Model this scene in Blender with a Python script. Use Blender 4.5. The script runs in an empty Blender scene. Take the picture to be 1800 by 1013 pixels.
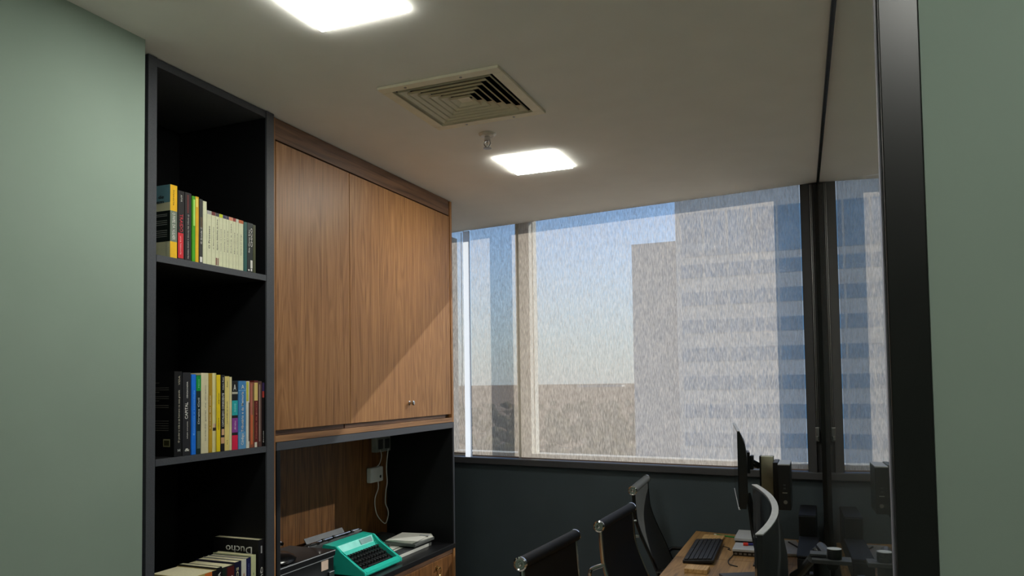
import bpy, bmesh, math, random
from mathutils import Vector, Matrix
random.seed(7)
C = bpy.context.scene.collection
sc = bpy.context.scene
PI = math.pi

# ------------------------------------------------------------------ camera, sky, sun, exposure
cd = bpy.data.cameras.new('camera')
cam = bpy.data.objects.new('camera', cd); C.objects.link(cam)
cd.sensor_width = 36.0; cd.lens = 1320.0 * 36.0 / 1800.0
cd.shift_y = 112.5 / 1800.0
cd.clip_start = 0.02; cd.clip_end = 40000
R_ = Matrix(((0.92478362, 0.02946418, 0.37935093),
             (0.3802177, -0.0336104, -0.92428612),
             (-0.0144832, 0.9990006, -0.04228515)))
cam.matrix_world = Matrix.Translation((0, 0, 1.54)) @ R_.to_4x4()
sc.camera = cam

SUN = Vector((1.0, 1.18, 0.854)).normalized()
w = bpy.data.worlds.new('sky'); sc.world = w; w.use_nodes = True
nt = w.node_tree; nt.nodes.clear()
sky = nt.nodes.new('ShaderNodeTexSky'); sky.sky_type = 'NISHITA'
sky.sun_disc = False
sky.sun_elevation = math.radians(40)
sky.sun_rotation = math.atan2(SUN.x, SUN.y)
sky.air_density = 1.0; sky.dust_density = 0.1; sky.ozone_density = 3.0; sky.altitude = 700
bg = nt.nodes.new('ShaderNodeBackground'); bg.inputs['Strength'].default_value = 0.22
wo = nt.nodes.new('ShaderNodeOutputWorld')
tint = nt.nodes.new('ShaderNodeMix'); tint.data_type = 'RGBA'; tint.blend_type = 'MULTIPLY'
tint.inputs['Factor'].default_value = 1.0; tint.inputs['B'].default_value = (0.93, 0.99, 1.06, 1)
nt.links.new(sky.outputs[0], tint.inputs['A']); # pale haze towards the horizon, all the way round
wtc = nt.nodes.new('ShaderNodeTexCoord'); wsp = nt.nodes.new('ShaderNodeSeparateXYZ'); nt.links.new(wtc.outputs['Generated'], wsp.inputs[0])
wmr = nt.nodes.new('ShaderNodeMapRange'); wmr.interpolation_type = 'SMOOTHSTEP'
wmr.inputs['From Min'].default_value = -0.02; wmr.inputs['From Max'].default_value = 0.26
wmr.inputs['To Min'].default_value = 0.92; wmr.inputs['To Max'].default_value = 0.12
nt.links.new(wsp.outputs['Z'], wmr.inputs['Value'])
hz = nt.nodes.new('ShaderNodeMix'); hz.data_type = 'RGBA'; hz.inputs['B'].default_value = (2.55, 2.85, 3.05, 1)
nt.links.new(wmr.outputs[0], hz.inputs['Factor']); nt.links.new(tint.outputs['Result'], hz.inputs['A'])
nt.links.new(hz.outputs['Result'], bg.inputs[0]); nt.links.new(bg.outputs[0], wo.inputs[0])
sd = bpy.data.lights.new('sun', 'SUN'); sd.energy = 4.5; sd.color = (1, 0.95, 0.88); sd.angle = 0.009
so = bpy.data.objects.new('sun', sd); C.objects.link(so)
so.rotation_euler = (-SUN).to_track_quat('-Z', 'Y').to_euler(); so.location = SUN * 30
LAMP = 41.0
vs = sc.view_settings
vs.view_transform = 'Standard'; vs.look = 'None'; vs.gamma = 1.0; vs.use_curve_mapping = False
vs.exposure = 0.0

# ------------------------------------------------------------------ helpers
def lin(c):
    return tuple((v / 12.92 if v <= 0.04045 else ((v + 0.055) / 1.055) ** 2.4) for v in (x / 255.0 for x in c))
_m = {}
def nodes(name):
    m = bpy.data.materials.new(name); m.use_nodes = True
    t = m.node_tree; b = t.nodes['Principled BSDF']
    return m, t, b
def mat(name, col, rough=0.6, metal=0.0, spec=0.4, var=0.08, scale=30.0, bump=0.0, emit=None, coat=0.0):
    """procedural plain material: colour broken up by noise"""
    if name in _m: return _m[name]
    m, t, b = nodes(name)
    c = lin(col)
    tc = t.nodes.new('ShaderNodeTexCoord')
    n = t.nodes.new('ShaderNodeTexNoise'); n.inputs['Scale'].default_value = scale; n.inputs['Detail'].default_value = 3
    t.links.new(tc.outputs['Object'], n.inputs['Vector'])
    r = t.nodes.new('ShaderNodeValToRGB')
    r.color_ramp.elements[0].position = 0.3; r.color_ramp.elements[1].position = 0.7
    r.color_ramp.elements[0].color = (*[v * (1 - var) for v in c], 1)
    r.color_ramp.elements[1].color = (*[min(1, v * (1 + var)) for v in c], 1)
    t.links.new(n.outputs['Fac'], r.inputs['Fac']); t.links.new(r.outputs['Color'], b.inputs['Base Color'])
    b.inputs['Roughness'].default_value = rough; b.inputs['Metallic'].default_value = metal
    b.inputs['Specular IOR Level'].default_value = spec
    if coat: b.inputs['Coat Weight'].default_value = coat
    if bump:
        bu = t.nodes.new('ShaderNodeBump'); bu.inputs['Strength'].default_value = bump; bu.inputs['Distance'].default_value = 0.002
        t.links.new(n.outputs['Fac'], bu.inputs['Height']); t.links.new(bu.outputs['Normal'], b.inputs['Normal'])
    if emit:
        b.inputs['Emission Color'].default_value = (*lin(col), 1); b.inputs['Emission Strength'].default_value = emit
    _m[name] = m; return m

def wood(name, dark, mid, light, axis='z', rough=0.45, freq=1.0):
    if name in _m: return _m[name]
    m, t, b = nodes(name)
    tc = t.nodes.new('ShaderNodeTexCoord')
    mp = t.nodes.new('ShaderNodeMapping')
    lo, hi = 1.6 * freq, 55.0 * freq
    mp.inputs['Scale'].default_value = {'z': (hi, hi, lo), 'y': (hi, lo, hi), 'x': (lo, hi, hi)}[axis]
    t.links.new(tc.outputs['Object'], mp.inputs['Vector'])
    n1 = t.nodes.new('ShaderNodeTexNoise'); n1.inputs['Scale'].default_value = 1.0; n1.inputs['Detail'].default_value = 8
    n1.inputs['Roughness'].default_value = 0.65; n1.inputs['Distortion'].default_value = 1.2
    t.links.new(mp.outputs[0], n1.inputs['Vector'])
    mp2 = t.nodes.new('ShaderNodeMapping')
    lo2, hi2 = 0.55 * freq, 5.0 * freq
    mp2.inputs['Scale'].default_value = {'z': (hi2, hi2, lo2), 'y': (hi2, lo2, hi2), 'x': (lo2, hi2, hi2)}[axis]
    t.links.new(tc.outputs['Object'], mp2.inputs['Vector'])
    n2 = t.nodes.new('ShaderNodeTexNoise'); n2.inputs['Scale'].default_value = 1.2; n2.inputs['Detail'].default_value = 2
    n2.inputs['Distortion'].default_value = 0.6
    t.links.new(mp2.outputs[0], n2.inputs['Vector'])
    # cathedral rings from the slow noise
    mul = t.nodes.new('ShaderNodeMath'); mul.operation = 'MULTIPLY'; mul.inputs[1].default_value = 75.0
    t.links.new(n2.outputs['Fac'], mul.inputs[0])
    sn = t.nodes.new('ShaderNodeMath'); sn.operation = 'SINE'; t.links.new(mul.outputs[0], sn.inputs[0])
    ma = t.nodes.new('ShaderNodeMath'); ma.operation = 'MULTIPLY_ADD'; ma.inputs[1].default_value = 0.055; ma.inputs[2].default_value = 0.0
    t.links.new(sn.outputs[0], ma.inputs[0])
    ad = t.nodes.new('ShaderNodeMath'); ad.operation = 'ADD'
    t.links.new(n1.outputs['Fac'], ad.inputs[0]); t.links.new(ma.outputs[0], ad.inputs[1])
    r = t.nodes.new('ShaderNodeValToRGB'); e = r.color_ramp.elements
    e[0].position = 0.32; e[0].color = (*lin(dark), 1); e[1].position = 0.70; e[1].color = (*lin(light), 1)
    k = e.new(0.48); k.color = (*lin(mid), 1)
    t.links.new(ad.outputs[0], r.inputs['Fac']); t.links.new(r.outputs['Color'], b.inputs['Base Color'])
    b.inputs['Roughness'].default_value = rough; b.inputs['Specular IOR Level'].default_value = 0.4
    bu = t.nodes.new('ShaderNodeBump'); bu.inputs['Strength'].default_value = 0.12; bu.inputs['Distance'].default_value = 0.001
    t.links.new(n1.outputs['Fac'], bu.inputs['Height']); t.links.new(bu.outputs['Normal'], b.inputs['Normal'])
    _m[name] = m; return m

def glass_mat(name, tint=(0.9, 0.95, 0.93), dust=0.0, dustcol=(0.5, 0.5, 0.47), f0=0.04):
    if name in _m: return _m[name]
    m, t, b = nodes(name)
    out = t.nodes['Material Output']; t.nodes.remove(b)
    tr = t.nodes.new('ShaderNodeBsdfTransparent'); tr.inputs[0].default_value = (*tint, 1)
    gl = t.nodes.new('ShaderNodeBsdfGlossy'); gl.inputs['Roughness'].default_value = 0.0
    gl.inputs['Color'].default_value = (1, 1, 1, 1)
    # Schlick reflectance of a clear pane, the same from both sides
    lw = t.nodes.new('ShaderNodeLayerWeight'); lw.inputs['Blend'].default_value = 0.5
    pw = t.nodes.new('ShaderNodeMath'); pw.operation = 'POWER'; pw.inputs[1].default_value = 5.0
    t.links.new(lw.outputs['Facing'], pw.inputs[0])
    fr = t.nodes.new('ShaderNodeMath'); fr.operation = 'MULTIPLY_ADD'; fr.inputs[1].default_value = 1.0 - f0; fr.inputs[2].default_value = f0
    t.links.new(pw.outputs[0], fr.inputs[0])
    mx = t.nodes.new('ShaderNodeMixShader')
    t.links.new(fr.outputs[0], mx.inputs[0]); t.links.new(tr.outputs[0], mx.inputs[1]); t.links.new(gl.outputs[0], mx.inputs[2])
    last = mx
    if dust:
        df = t.nodes.new('ShaderNodeBsdfDiffuse'); df.inputs[0].default_value = (*dustcol, 1)
        m2 = t.nodes.new('ShaderNodeMixShader'); m2.inputs[0].default_value = dust
        t.links.new(mx.outputs[0], m2.inputs[1]); t.links.new(df.outputs[0], m2.inputs[2]); last = m2
    t.links.new(last.outputs[0], out.inputs[0])
    _m[name] = m; return m

# bmesh builders ----------------------------------------------------
def nb(): return bmesh.new()
def box(bm, x0, x1, y0, y1, z0, z1, bev=0.0, M=None):
    vs_ = [bm.verts.new((x, y, z)) for z in (z0, z1) for y in (y0, y1) for x in (x0, x1)]
    F = [(0, 2, 3, 1), (4, 5, 7, 6), (0, 1, 5, 4), (2, 6, 7, 3), (0, 4, 6, 2), (1, 3, 7, 5)]
    fs = [bm.faces.new([vs_[i] for i in f]) for f in F]
    if bev:
        es = list({e for f in fs for e in f.edges})
        r = bmesh.ops.bevel(bm, geom=es, offset=bev, segments=2, affect='EDGES', profile=0.5)
        vs_ = list({v for v in r['verts']} | {v for v in vs_ if v.is_valid})
    if M is not None:
        for v in vs_: v.co = M @ v.co
    return bm
def prism(bm, pts, axis, a0, a1):
    """closed polygon extruded along an axis. pts are the two other coordinates in order"""
    def P(p, a):
        return {'x': (a, p[0], p[1]), 'y': (p[0], a, p[1]), 'z': (p[0], p[1], a)}[axis]
    A = [bm.verts.new(P(p, a0)) for p in pts]; B = [bm.verts.new(P(p, a1)) for p in pts]
    n = len(pts)
    bm.faces.new(A); bm.faces.new(list(reversed(B)))
    for i in range(n): bm.faces.new((A[i], B[i], B[(i + 1) % n], A[(i + 1) % n]))
    return bm
def tube(bm, pts, r, seg=10, cap=True):
    pts = [Vector(p) for p in pts]; n = len(pts); rings = []
    rr = r if isinstance(r, (list, tuple)) else [r] * n
    up = None
    for i in range(n):
        d = (pts[min(i + 1, n - 1)] - pts[max(i - 1, 0)]).normalized()
        if up is None:
            up = d.orthogonal().normalized()
        up = (up - d * up.dot(d)).normalized(); s_ = d.cross(up)
        rings.append([bm.verts.new(pts[i] + (up * math.cos(2 * PI * k / seg) + s_ * math.sin(2 * PI * k / seg)) * rr[i]) for k in range(seg)])
    for i in range(n - 1):
        for k in range(seg):
            bm.faces.new((rings[i][k], rings[i][(k + 1) % seg], rings[i + 1][(k + 1) % seg], rings[i + 1][k]))
    if cap:
        bm.faces.new(list(reversed(rings[0]))); bm.faces.new(rings[-1])
    return bm
def lathe(bm, prof, c=(0, 0, 0), seg=24, M=None):
    """prof: (radius, z) list turned about z"""
    rings = []
    for r, z in prof:
        rings.append([bm.verts.new((c[0] + r * math.cos(2 * PI * k / seg), c[1] + r * math.sin(2 * PI * k / seg), c[2] + z)) for k in range(seg)])
    for i in range(len(rings) - 1):
        for k in range(seg):
            bm.faces.new((rings[i][k], rings[i][(k + 1) % seg], rings[i + 1][(k + 1) % seg], rings[i + 1][k]))
    bm.faces.new(list(reversed(rings[0]))); bm.faces.new(rings[-1])
    if M is not None:
        for rg in rings:
            for v in rg: v.co = M @ v.co
    return bm
def smooth_pts(pts, n=6):
    P = [Vector(p) for p in pts]; out = []
    for i in range(len(P) - 1):
        p0 = P[max(i - 1, 0)]; p1 = P[i]; p2 = P[i + 1]; p3 = P[min(i + 2, len(P) - 1)]
        for k in range(n):
            t = k / n
            out.append(0.5 * ((2 * p1) + (-p0 + p2) * t + (2 * p0 - 5 * p1 + 4 * p2 - p3) * t * t + (-p0 + 3 * p1 - 3 * p2 + p3) * t ** 3))
    out.append(P[-1]); return out

BASE = {}
def obj(name, bm, m, parent=None, smooth=False):
    """links one mesh object; a child is shifted to its top thing's base"""
    me = bpy.data.meshes.new(name)
    bmesh.ops.recalc_face_normals(bm, faces=bm.faces)
    bm.to_mesh(me); bm.free()
    if smooth:
        for p in me.polygons: p.use_smooth = True
        me.set_sharp_from_angle(angle=math.radians(35))
    me.materials.append(m)
    o = bpy.data.objects.new(name, me); C.objects.link(o)
    if parent is not None:
        b = BASE.get(parent.name, Vector((0, 0, 0)))
        if b.length: me.transform(Matrix.Translation(-b))
        o.parent = parent
        BASE[o.name] = b
    return o
def tag(o, label=None, cat=None, group=None, kind=None):
    for k, v in (('label', label), ('category', cat), ('group', group), ('kind', kind)):
        if v: o[k] = v
    return o
def thing(name, label, cat, base=(0, 0, 0), group=None, kind=None):
    o = bpy.data.objects.new(name, None); C.objects.link(o); o.location = base; o.empty_display_size = 0.05
    BASE[o.name] = Vector(base)
    return tag(o, label, cat, group, kind)
def bobj(name, b, m, parent=None, bev=0.0):
    return obj(name, box(nb(), *b, bev=bev), m, parent)
def struct(name, bm, m, parent=None):
    o = obj(name, bm, m, parent)
    if parent is None: o['kind'] = 'structure'
    return o
def dup(root, loc=None, rotz=None, label=None):
    r = root.copy(); C.objects.link(r)
    if loc is not None: r.location = loc
    if rotz is not None: r.rotation_euler = (0, 0, rotz)
    if label: r['label'] = label
    for ch in list(root.children):
        c = ch.copy(); C.objects.link(c); c.parent = r
        for g in ch.children:
            d = g.copy(); C.objects.link(d); d.parent = c
    return r

_dg = None
def text_mesh(s, length=None, height=None, M=Matrix(), ext=0.0003, bold=0.0):
    """flat lettering as mesh, centred, scaled to length x height, then moved by M"""
    cu = bpy.data.curves.new('lettering', 'FONT'); cu.body = s; cu.align_x = 'CENTER'; cu.align_y = 'CENTER'
    cu.resolution_u = 2
    if bold: cu.offset = bold
    o = bpy.data.objects.new('lettering_source', cu); C.objects.link(o)
    dg = bpy.context.evaluated_depsgraph_get(); dg.update()
    me = bpy.data.meshes.new_from_object(o.evaluated_get(dg))
    bpy.data.objects.remove(o); bpy.data.curves.remove(cu)
    xs = [v.co.x for v in me.vertices]; ys = [v.co.y for v in me.vertices]
    cx, cy = (min(xs) + max(xs)) / 2, (min(ys) + max(ys)) / 2
    wx, wy = max(xs) - min(xs), max(ys) - min(ys)
    sy = height / wy if height else length / wx
    sx = length / wx if length else sy
    bm = nb(); bm.from_mesh(me); bpy.data.meshes.remove(me)
    for v in bm.verts: v.co = Vector(((v.co.x - cx) * sx, (v.co.y - cy) * sy, 0))
    r = bmesh.ops.extrude_face_region(bm, geom=bm.faces[:])
    for e in r['geom']:
        if isinstance(e, bmesh.types.BMVert): e.co.z += ext
    for v in bm.verts: v.co = M @ v.co
    return bm
def axes(o, ex, ey, ez):
    return Matrix(((ex[0], ey[0], ez[0], o[0]), (ex[1], ey[1], ez[1], o[1]), (ex[2], ey[2], ez[2], o[2]), (0, 0, 0, 1)))

# ------------------------------------------------------------------ materials
M_ceil = mat('ceiling_paint', (238, 236, 230), 0.9, var=0.02, scale=6, spec=0.2)
M_green = mat('sage_green_wall_paint', (146, 163, 150), 0.75, var=0.03, scale=4, spec=0.25, bump=0.05)
M_darkwall = mat('dark_teal_wall_paint', (64, 74, 79), 0.7, var=0.05, scale=5, spec=0.3)
M_floor = wood('floor_planks', (206, 196, 188), (224, 215, 207), (234, 226, 219), 'y')
M_black = mat('black_laminate', (11, 12, 15), 0.6, var=0.1, scale=90, spec=0.3)
M_edge = mat('charcoal_laminate_edge', (74, 76, 82), 0.5, var=0.12, scale=300, spec=0.4)
M_frame = mat('dark_grey_window_frame', (66, 66, 68), 0.5, var=0.05, spec=0.4)
M_framein = mat('grey_aluminium_mullion', (226, 218, 200), 0.5, var=0.04)
M_blackmetal = mat('black_painted_metal', (14, 14, 14), 0.27, var=0.1, scale=60, spec=0.5)
W_door = wood('walnut_veneer_vertical', (130, 87, 49), (158, 110, 66), (180, 132, 84), 'z', freq=1.6)
W_rail = wood('walnut_veneer_horizontal', (78, 56, 42), (112, 82, 62), (135, 100, 76), 'y')
W_back = wood('walnut_back_panel', (84, 52, 24), (122, 80, 42), (150, 102, 58), 'z', freq=1.3)
W_desk = wood('oak_desk_veneer', (112, 84, 48), (154, 117, 70), (178, 141, 90), 'y', freq=0.9)
W_pale = wood('pale_oak_block', (170, 130, 80), (200, 160, 105), (215, 178, 122), 'y', freq=1.5)
M_chrome = mat('chrome', (205, 205, 205), 0.12, metal=1.0, var=0.02)
M_steel = mat('brushed_steel', (150, 150, 150), 0.35, metal=1.0, var=0.05, scale=120)
M_silver = mat('silver_casing', (196, 198, 200), 0.45, metal=0.3, var=0.03)
M_white = mat('white_plastic', (225, 225, 222), 0.5, var=0.02)
M_leather = mat('black_leather', (11, 11, 12), 0.62, var=0.15, scale=120, spec=0.25, bump=0.15)
M_mesh = mat('grey_mesh_fabric', (60, 61, 57), 0.75, var=0.3, scale=260, spec=0.3, bump=0.3)
M_plastic = mat('black_plastic', (22, 22, 23), 0.42, var=0.1, scale=80, spec=0.45)
M_dkgrey = mat('dark_grey_plastic', (66, 67, 69), 0.5, var=0.06, scale=200)
M_paper = mat('paper_white', (228, 226, 216), 0.8, var=0.03, spec=0.1)
M_pages = mat('book_page_edges', (230, 222, 186), 0.85, var=0.07, scale=200, spec=0.1)
M_vent = mat('cream_painted_vent', (238, 230, 206), 0.5, var=0.04)
M_teal = mat('turquoise_enamel', (44, 205, 182), 0.3, var=0.04, spec=0.5, coat=0.2)
M_brass = mat('brass', (200, 165, 105), 0.25, metal=1.0, var=0.04)

# ------------------------------------------------------------------ window wall frame (it stands 8 degrees off square)
EU = Vector((0.9905, -0.1377, 0)); EN = Vector((0.1377, 0.9905, 0)); OW = Vector((0, 4.0086, 0))
WM = axes(OW, EU, EN, Vector((0, 0, 1)))
def wpt(u, d, z): return WM @ Vector((u, d, z))
def wbox(bm, u0, u1, d0, d1, z0, z1, bev=0.0): return box(bm, u0, u1, d0, d1, z0, z1, bev, WM)
def wy(x, d=0.0): return 4.0086 + d * 1.0096 - 0.139 * x
CEIL = 2.518
# glass partition plane, it also stands a little off square
def px_(y): return 0.010 - 0.024 * (y - 4.1)

# ------------------------------------------------------------------ structure
struct('floor', box(nb(), -2.3, 2.6, -1.6, 4.6, -0.1, 0.0), M_floor)
# ceiling with the square hole of the vent
VX0, VX1, VY0, VY1 = -1.285, -0.920, 2.122, 2.468
bm = nb()
xs = [-2.3, VX0, VX1, 2.6]; ys = [-1.6, VY0, VY1, None]
def cv(i, j, z): return bm.verts.new((xs[i], ys[j] if ys[j] is not None else wy(xs[i], -0.012), z))
lo = [[cv(i, j, CEIL) for j in range(4)] for i in range(4)]
hi = [[cv(i, j, CEIL + 0.08) for j in range(4)] for i in range(4)]
for i in range(3):
    for j in range(3):
        if (i, j) == (1, 1): continue
        bm.faces.new((lo[i][j], lo[i][j + 1], lo[i + 1][j + 1], lo[i + 1][j]))
        bm.faces.new((hi[i][j], hi[i + 1][j], hi[i + 1][j + 1], hi[i][j + 1]))
ring = [(1, 1), (2, 1), (2, 2), (1, 2)]
for k in range(4):
    a, b_ = ring[k], ring[(k + 1) % 4]
    bm.faces.new((lo[a[0]][a[1]], lo[b_[0]][b_[1]], hi[b_[0]][b_[1]], hi[a[0]][a[1]]))
for k in range(3):
    for (a, b_) in (((k, 0), (k + 1, 0)), ((3, k), (3, k + 1)), ((k, 3), (k + 1, 3)), ((0, k), (0, k + 1))):
        bm.faces.new((lo[a[0]][a[1]], lo[b_[0]][b_[1]], hi[b_[0]][b_[1]], hi[a[0]][a[1]]))
struct('ceiling', bm, M_ceil)
bm = nb(); box(bm, -2.3, -1.722, -1.6, 1.524, 0, CEIL)
struct('wall_left', bm, M_green)
struct('wall_left_behind_cabinets', box(nb(), -2.36, -2.235, 1.524, 4.5, 0, CEIL), M_darkwall)
bm = nb(); box(bm, 0.1235, 2.6, 1.022, 1.12, 0, CEIL)
struct('wall_right', bm, M_green)
struct('wall_back', box(nb(), -2.3, 2.7, -1.75, -1.6, 0, CEIL), M_green)
struct('wall_side', box(nb(), 2.6, 2.75, -1.6, 4.6, 0, CEIL), M_green)
bm = nb(); wbox(bm, -2.6, 2.9, 0.0, 0.2, 0, 1.046)
struct('wall_far', bm, M_darkwall)
bm = nb(); wbox(bm, 0.22, 2.9, 0.0, 0.2, 1.046, CEIL)
struct('wall_far_next_room', bm, M_darkwall)

win = thing('window_1', None, None, tuple(wpt(-0.9, 0.1, 1.05)), kind='structure')
bm = nb(); wbox(bm, -2.6, 0.22, -0.028, 0.1, 1.047, 1.083, 0.003)
obj('window_sill', bm, M_frame, win)
bm = nb(); wbox(bm, -2.6, 0.22, 0.1, 0.2, 1.03, 1.108)
obj('bottom_frame', bm, M_framein, win)
bm = nb(); wbox(bm, -1.786, -1.689, 0.1, 0.2, 1.108, 2.585); wbox(bm, -1.692, -1.686, 0.145, 0.150, 1.108, 2.585)
obj('mullion', bm, M_framein, win)
bm = nb(); wbox(bm, -2.6, 0.22, -0.06, 0.2, 2.60, 2.75); wbox(bm, -2.6, 0.22, 0.1, 0.2, 2.585, 2.60)
obj('head_frame', bm, M_frame, win)
bm = nb(); wbox(bm, -0.0725, 0.22, 0.006, 0.2, 1.083, 2.6); wbox(bm, -0.055, -0.028, -0.012, 0.006, 1.083, CEIL - 0.002)
obj('side_frame', bm, M_frame, win)
bm = nb(); wbox(bm, -2.6, -2.42, 0.0, 0.2, 1.108, 2.6)
obj('side_frame', bm, M_frame, win)
M_wglass = glass_mat('window_glass', (0.93, 0.96, 0.97), f0=0.004)
for (a, b_) in ((-2.42, -1.786), (-1.689, -0.0725)):
    bm = nb(); wbox(bm, a, b_, 0.150, 0.156, 1.108, 2.585)
    obj('glass_pane', bm, M_wglass, win)

# ------------------------------------------------------------------ roller blinds
def fabric_mat():
    m, t, b = nodes('blind_screen_fabric')
    out = t.nodes['Material Output']; t.nodes.remove(b)
    tc = t.nodes.new('ShaderNodeTexCoord')
    def noise(scale, detail, dist=0.0):
        mp = t.nodes.new('ShaderNodeMapping'); mp.inputs['Scale'].default_value = scale
        t.links.new(tc.outputs['Object'], mp.inputs['Vector'])
        n = t.nodes.new('ShaderNodeTexNoise'); n.inputs['Scale'].default_value = 1.0; n.inputs['Detail'].default_value = detail
        n.inputs['Distortion'].default_value = dist
        t.links.new(mp.outputs[0], n.inputs['Vector']); return n
    n1 = noise((310, 310, 40), 1.5)
    n2 = noise((120, 120, 14), 1.0)
    n3 = noise((270, 270, 33), 2.0)
    ad = t.nodes.new('ShaderNodeMath'); ad.operation = 'MULTIPLY_ADD'; ad.inputs[1].default_value = 0.75
    t.links.new(n1.outputs['Fac'], ad.inputs[0])
    mu = t.nodes.new('ShaderNodeMath'); mu.operation = 'MULTIPLY'; mu.inputs[1].default_value = 0.25
    t.links.new(n2.outputs['Fac'], mu.inputs[0]); t.links.new(mu.outputs[0], ad.inputs[2])
    mr = t.nodes.new('ShaderNodeMapRange'); mr.inputs['From Min'].default_value = 0.36; mr.inputs['From Max'].default_value = 0.64
    mr.inputs['To Min'].default_value = OPEN_LO; mr.inputs['To Max'].default_value = OPEN_HI
    t.links.new(ad.outputs[0], mr.inputs['Value'])
    tr = t.nodes.new('ShaderNodeBsdfTransparent'); tr.inputs[0].default_value = (1, 1, 1, 1)
    tl = t.nodes.new('ShaderNodeBsdfTranslucent')
    m3 = t.nodes.new('ShaderNodeMapRange'); m3.inputs['From Min'].default_value = 0.34; m3.inputs['From Max'].default_value = 0.66
    m3.inputs['To Min'].default_value = 0.68; m3.inputs['To Max'].default_value = 1.36
    t.links.new(n3.outputs['Fac'], m3.inputs['Value'])
    vm = t.nodes.new('ShaderNodeVectorMath'); vm.operation = 'SCALE'; vm.inputs[0].default_value = FAB_T
    t.links.new(m3.outputs[0], vm.inputs['Scale']); t.links.new(vm.outputs[0], tl.inputs[0])
    df = t.nodes.new('ShaderNodeBsdfDiffuse'); df.inputs[0].default_value = (*FAB_D, 1)
    as_ = t.nodes.new('ShaderNodeAddShader'); t.links.new(tl.outputs[0], as_.inputs[0]); t.links.new(df.outputs[0], as_.inputs[1])
    mx = t.nodes.new('ShaderNodeMixShader'); t.links.new(mr.outputs[0], mx.inputs[0])
    t.links.new(as_.outputs[0], mx.inputs[1]); t.links.new(tr.outputs[0], mx.inputs[2])
    t.links.new(mx.outputs[0], out.inputs[0])
    return m
OPEN_LO, OPEN_HI = 0.26, 0.52
FAB_T = (0.40, 0.335, 0.275); FAB_D = (0.20, 0.19, 0.18)
M_fabric = fabric_mat()
M_hem = mat('blind_hem_bar', (120, 105, 98), 0.6)
def u_of(x): return x / 0.9905
def fabric(u0, u1, z0, z1):
    bm = nb()
    vs_ = [bm.verts.new(WM @ Vector(p)) for p in ((u0, 0, z0), (u1, 0, z0), (u1, 0, z1), (u0, 0, z1))]
    bm.faces.new(vs_); return bm
def blind(label, x0, x1, z0, z0b=None):
    r = thing('roller_blind', label, 'blind', tuple(wpt(u_of((x0 + x1) / 2), 0, z0)))
    obj('fabric', fabric(u_of(x0), u_of(x1), z0 + 0.006, 2.575), M_fabric, r)
    bm = nb(); wbox(bm, u_of(x0), u_of(x1), -0.003, 0.003, z0, z0 + 0.008, 0.001)
    obj('hem_bar', bm, M_hem, r)
    bm = nb(); tube(bm, [wpt(u_of(x0), 0.02, 2.572), wpt(u_of(x1), 0.02, 2.572)], 0.018, 14)
    obj('roller', bm, M_steel, r, True)
    return r
bl1 = blind('narrow pale screen blind behind the cabinet, left of the white batten', -2.40, -2.085, 1.101)
bl2 = blind('narrow screen blind between the white batten and the grey mullion', -2.038, -1.705, 1.090)
bl3 = blind('wide translucent screen blind over the large window pane', -1.689, -0.0745, 1.087)
# bead chain of the left blind
bm = nb(); tube(bm, smooth_pts([wpt(-2.118, -0.012, 2.51), wpt(-2.120, -0.012, 1.70), wpt(-2.125, -0.012, 1.55), wpt(-2.118, -0.012, 1.42), wpt(-2.1135, -0.0145, 1.392), wpt(-2.1110, -0.0145, 1.384)]), 0.0022, 6)
obj('bead_chain', bm, M_white, bl1, True)
# metal chain and tensioner of the wide blind
bm = nb(); tube(bm, [wpt(-0.0215, -0.02, 2.51), wpt(-0.0215, -0.02, 1.29)], 0.0022, 6); tube(bm, [wpt(-0.0145, -0.02, 2.51), wpt(-0.0145, -0.02, 1.29)], 0.0016, 6)
obj('bead_chain', bm, M_steel, bl3, True)
bm = nb(); wbox(bm, -0.030, -0.010, -0.028, -0.0125, 1.235, 1.305, 0.003); wbox(bm, -0.026, -0.014, -0.045, -0.0285, 1.24, 1.262, 0.002)
obj('chain_tensioner', bm, M_steel, bl3)
# white translucent batten that fills the gap between the two left blinds
m, t, b = nodes('white_translucent_plastic')
b.inputs['Base Color'].default_value = (0.9, 0.9, 0.9, 1); b.inputs['Roughness'].default_value = 0.4
nz = t.nodes.new('ShaderNodeTexNoise'); nz.inputs['Scale'].default_value = 12
tl = t.nodes.new('ShaderNodeBsdfTranslucent')
rp = t.nodes.new('ShaderNodeValToRGB'); rp.color_ramp.elements[0].color = (0.86, 0.86, 0.86, 1); rp.color_ramp.elements[1].color = (0.95, 0.95, 0.95, 1)
t.links.new(nz.outputs['Fac'], rp.inputs[0]); t.links.new(rp.outputs[0], tl.inputs[0])
mx = t.nodes.new('ShaderNodeMixShader'); mx.inputs[0].default_value = 0.75
t.links.new(b.outputs[0], mx.inputs[1]); t.links.new(tl.outputs[0], mx.inputs[2])
t.links.new(mx.outputs[0], t.nodes['Material Output'].inputs[0])
M_trans = m
bm = nb()
_pr = [(-2.108, -0.006), (-2.104, -0.0125), (-2.061, -0.0125), (-2.057, -0.006)]
A_ = [bm.verts.new(wpt(u, d, 1.084)) for u, d in _pr]; B_ = [bm.verts.new(wpt(u, d, 2.516)) for u, d in _pr]
for i in range(3): bm.faces.new((A_[i], A_[i + 1], B_[i + 1], B_[i]))
tag(obj('blind_batten', bm, M_trans), 'bright white vertical strip covering the gap between two blinds', 'batten')

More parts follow.
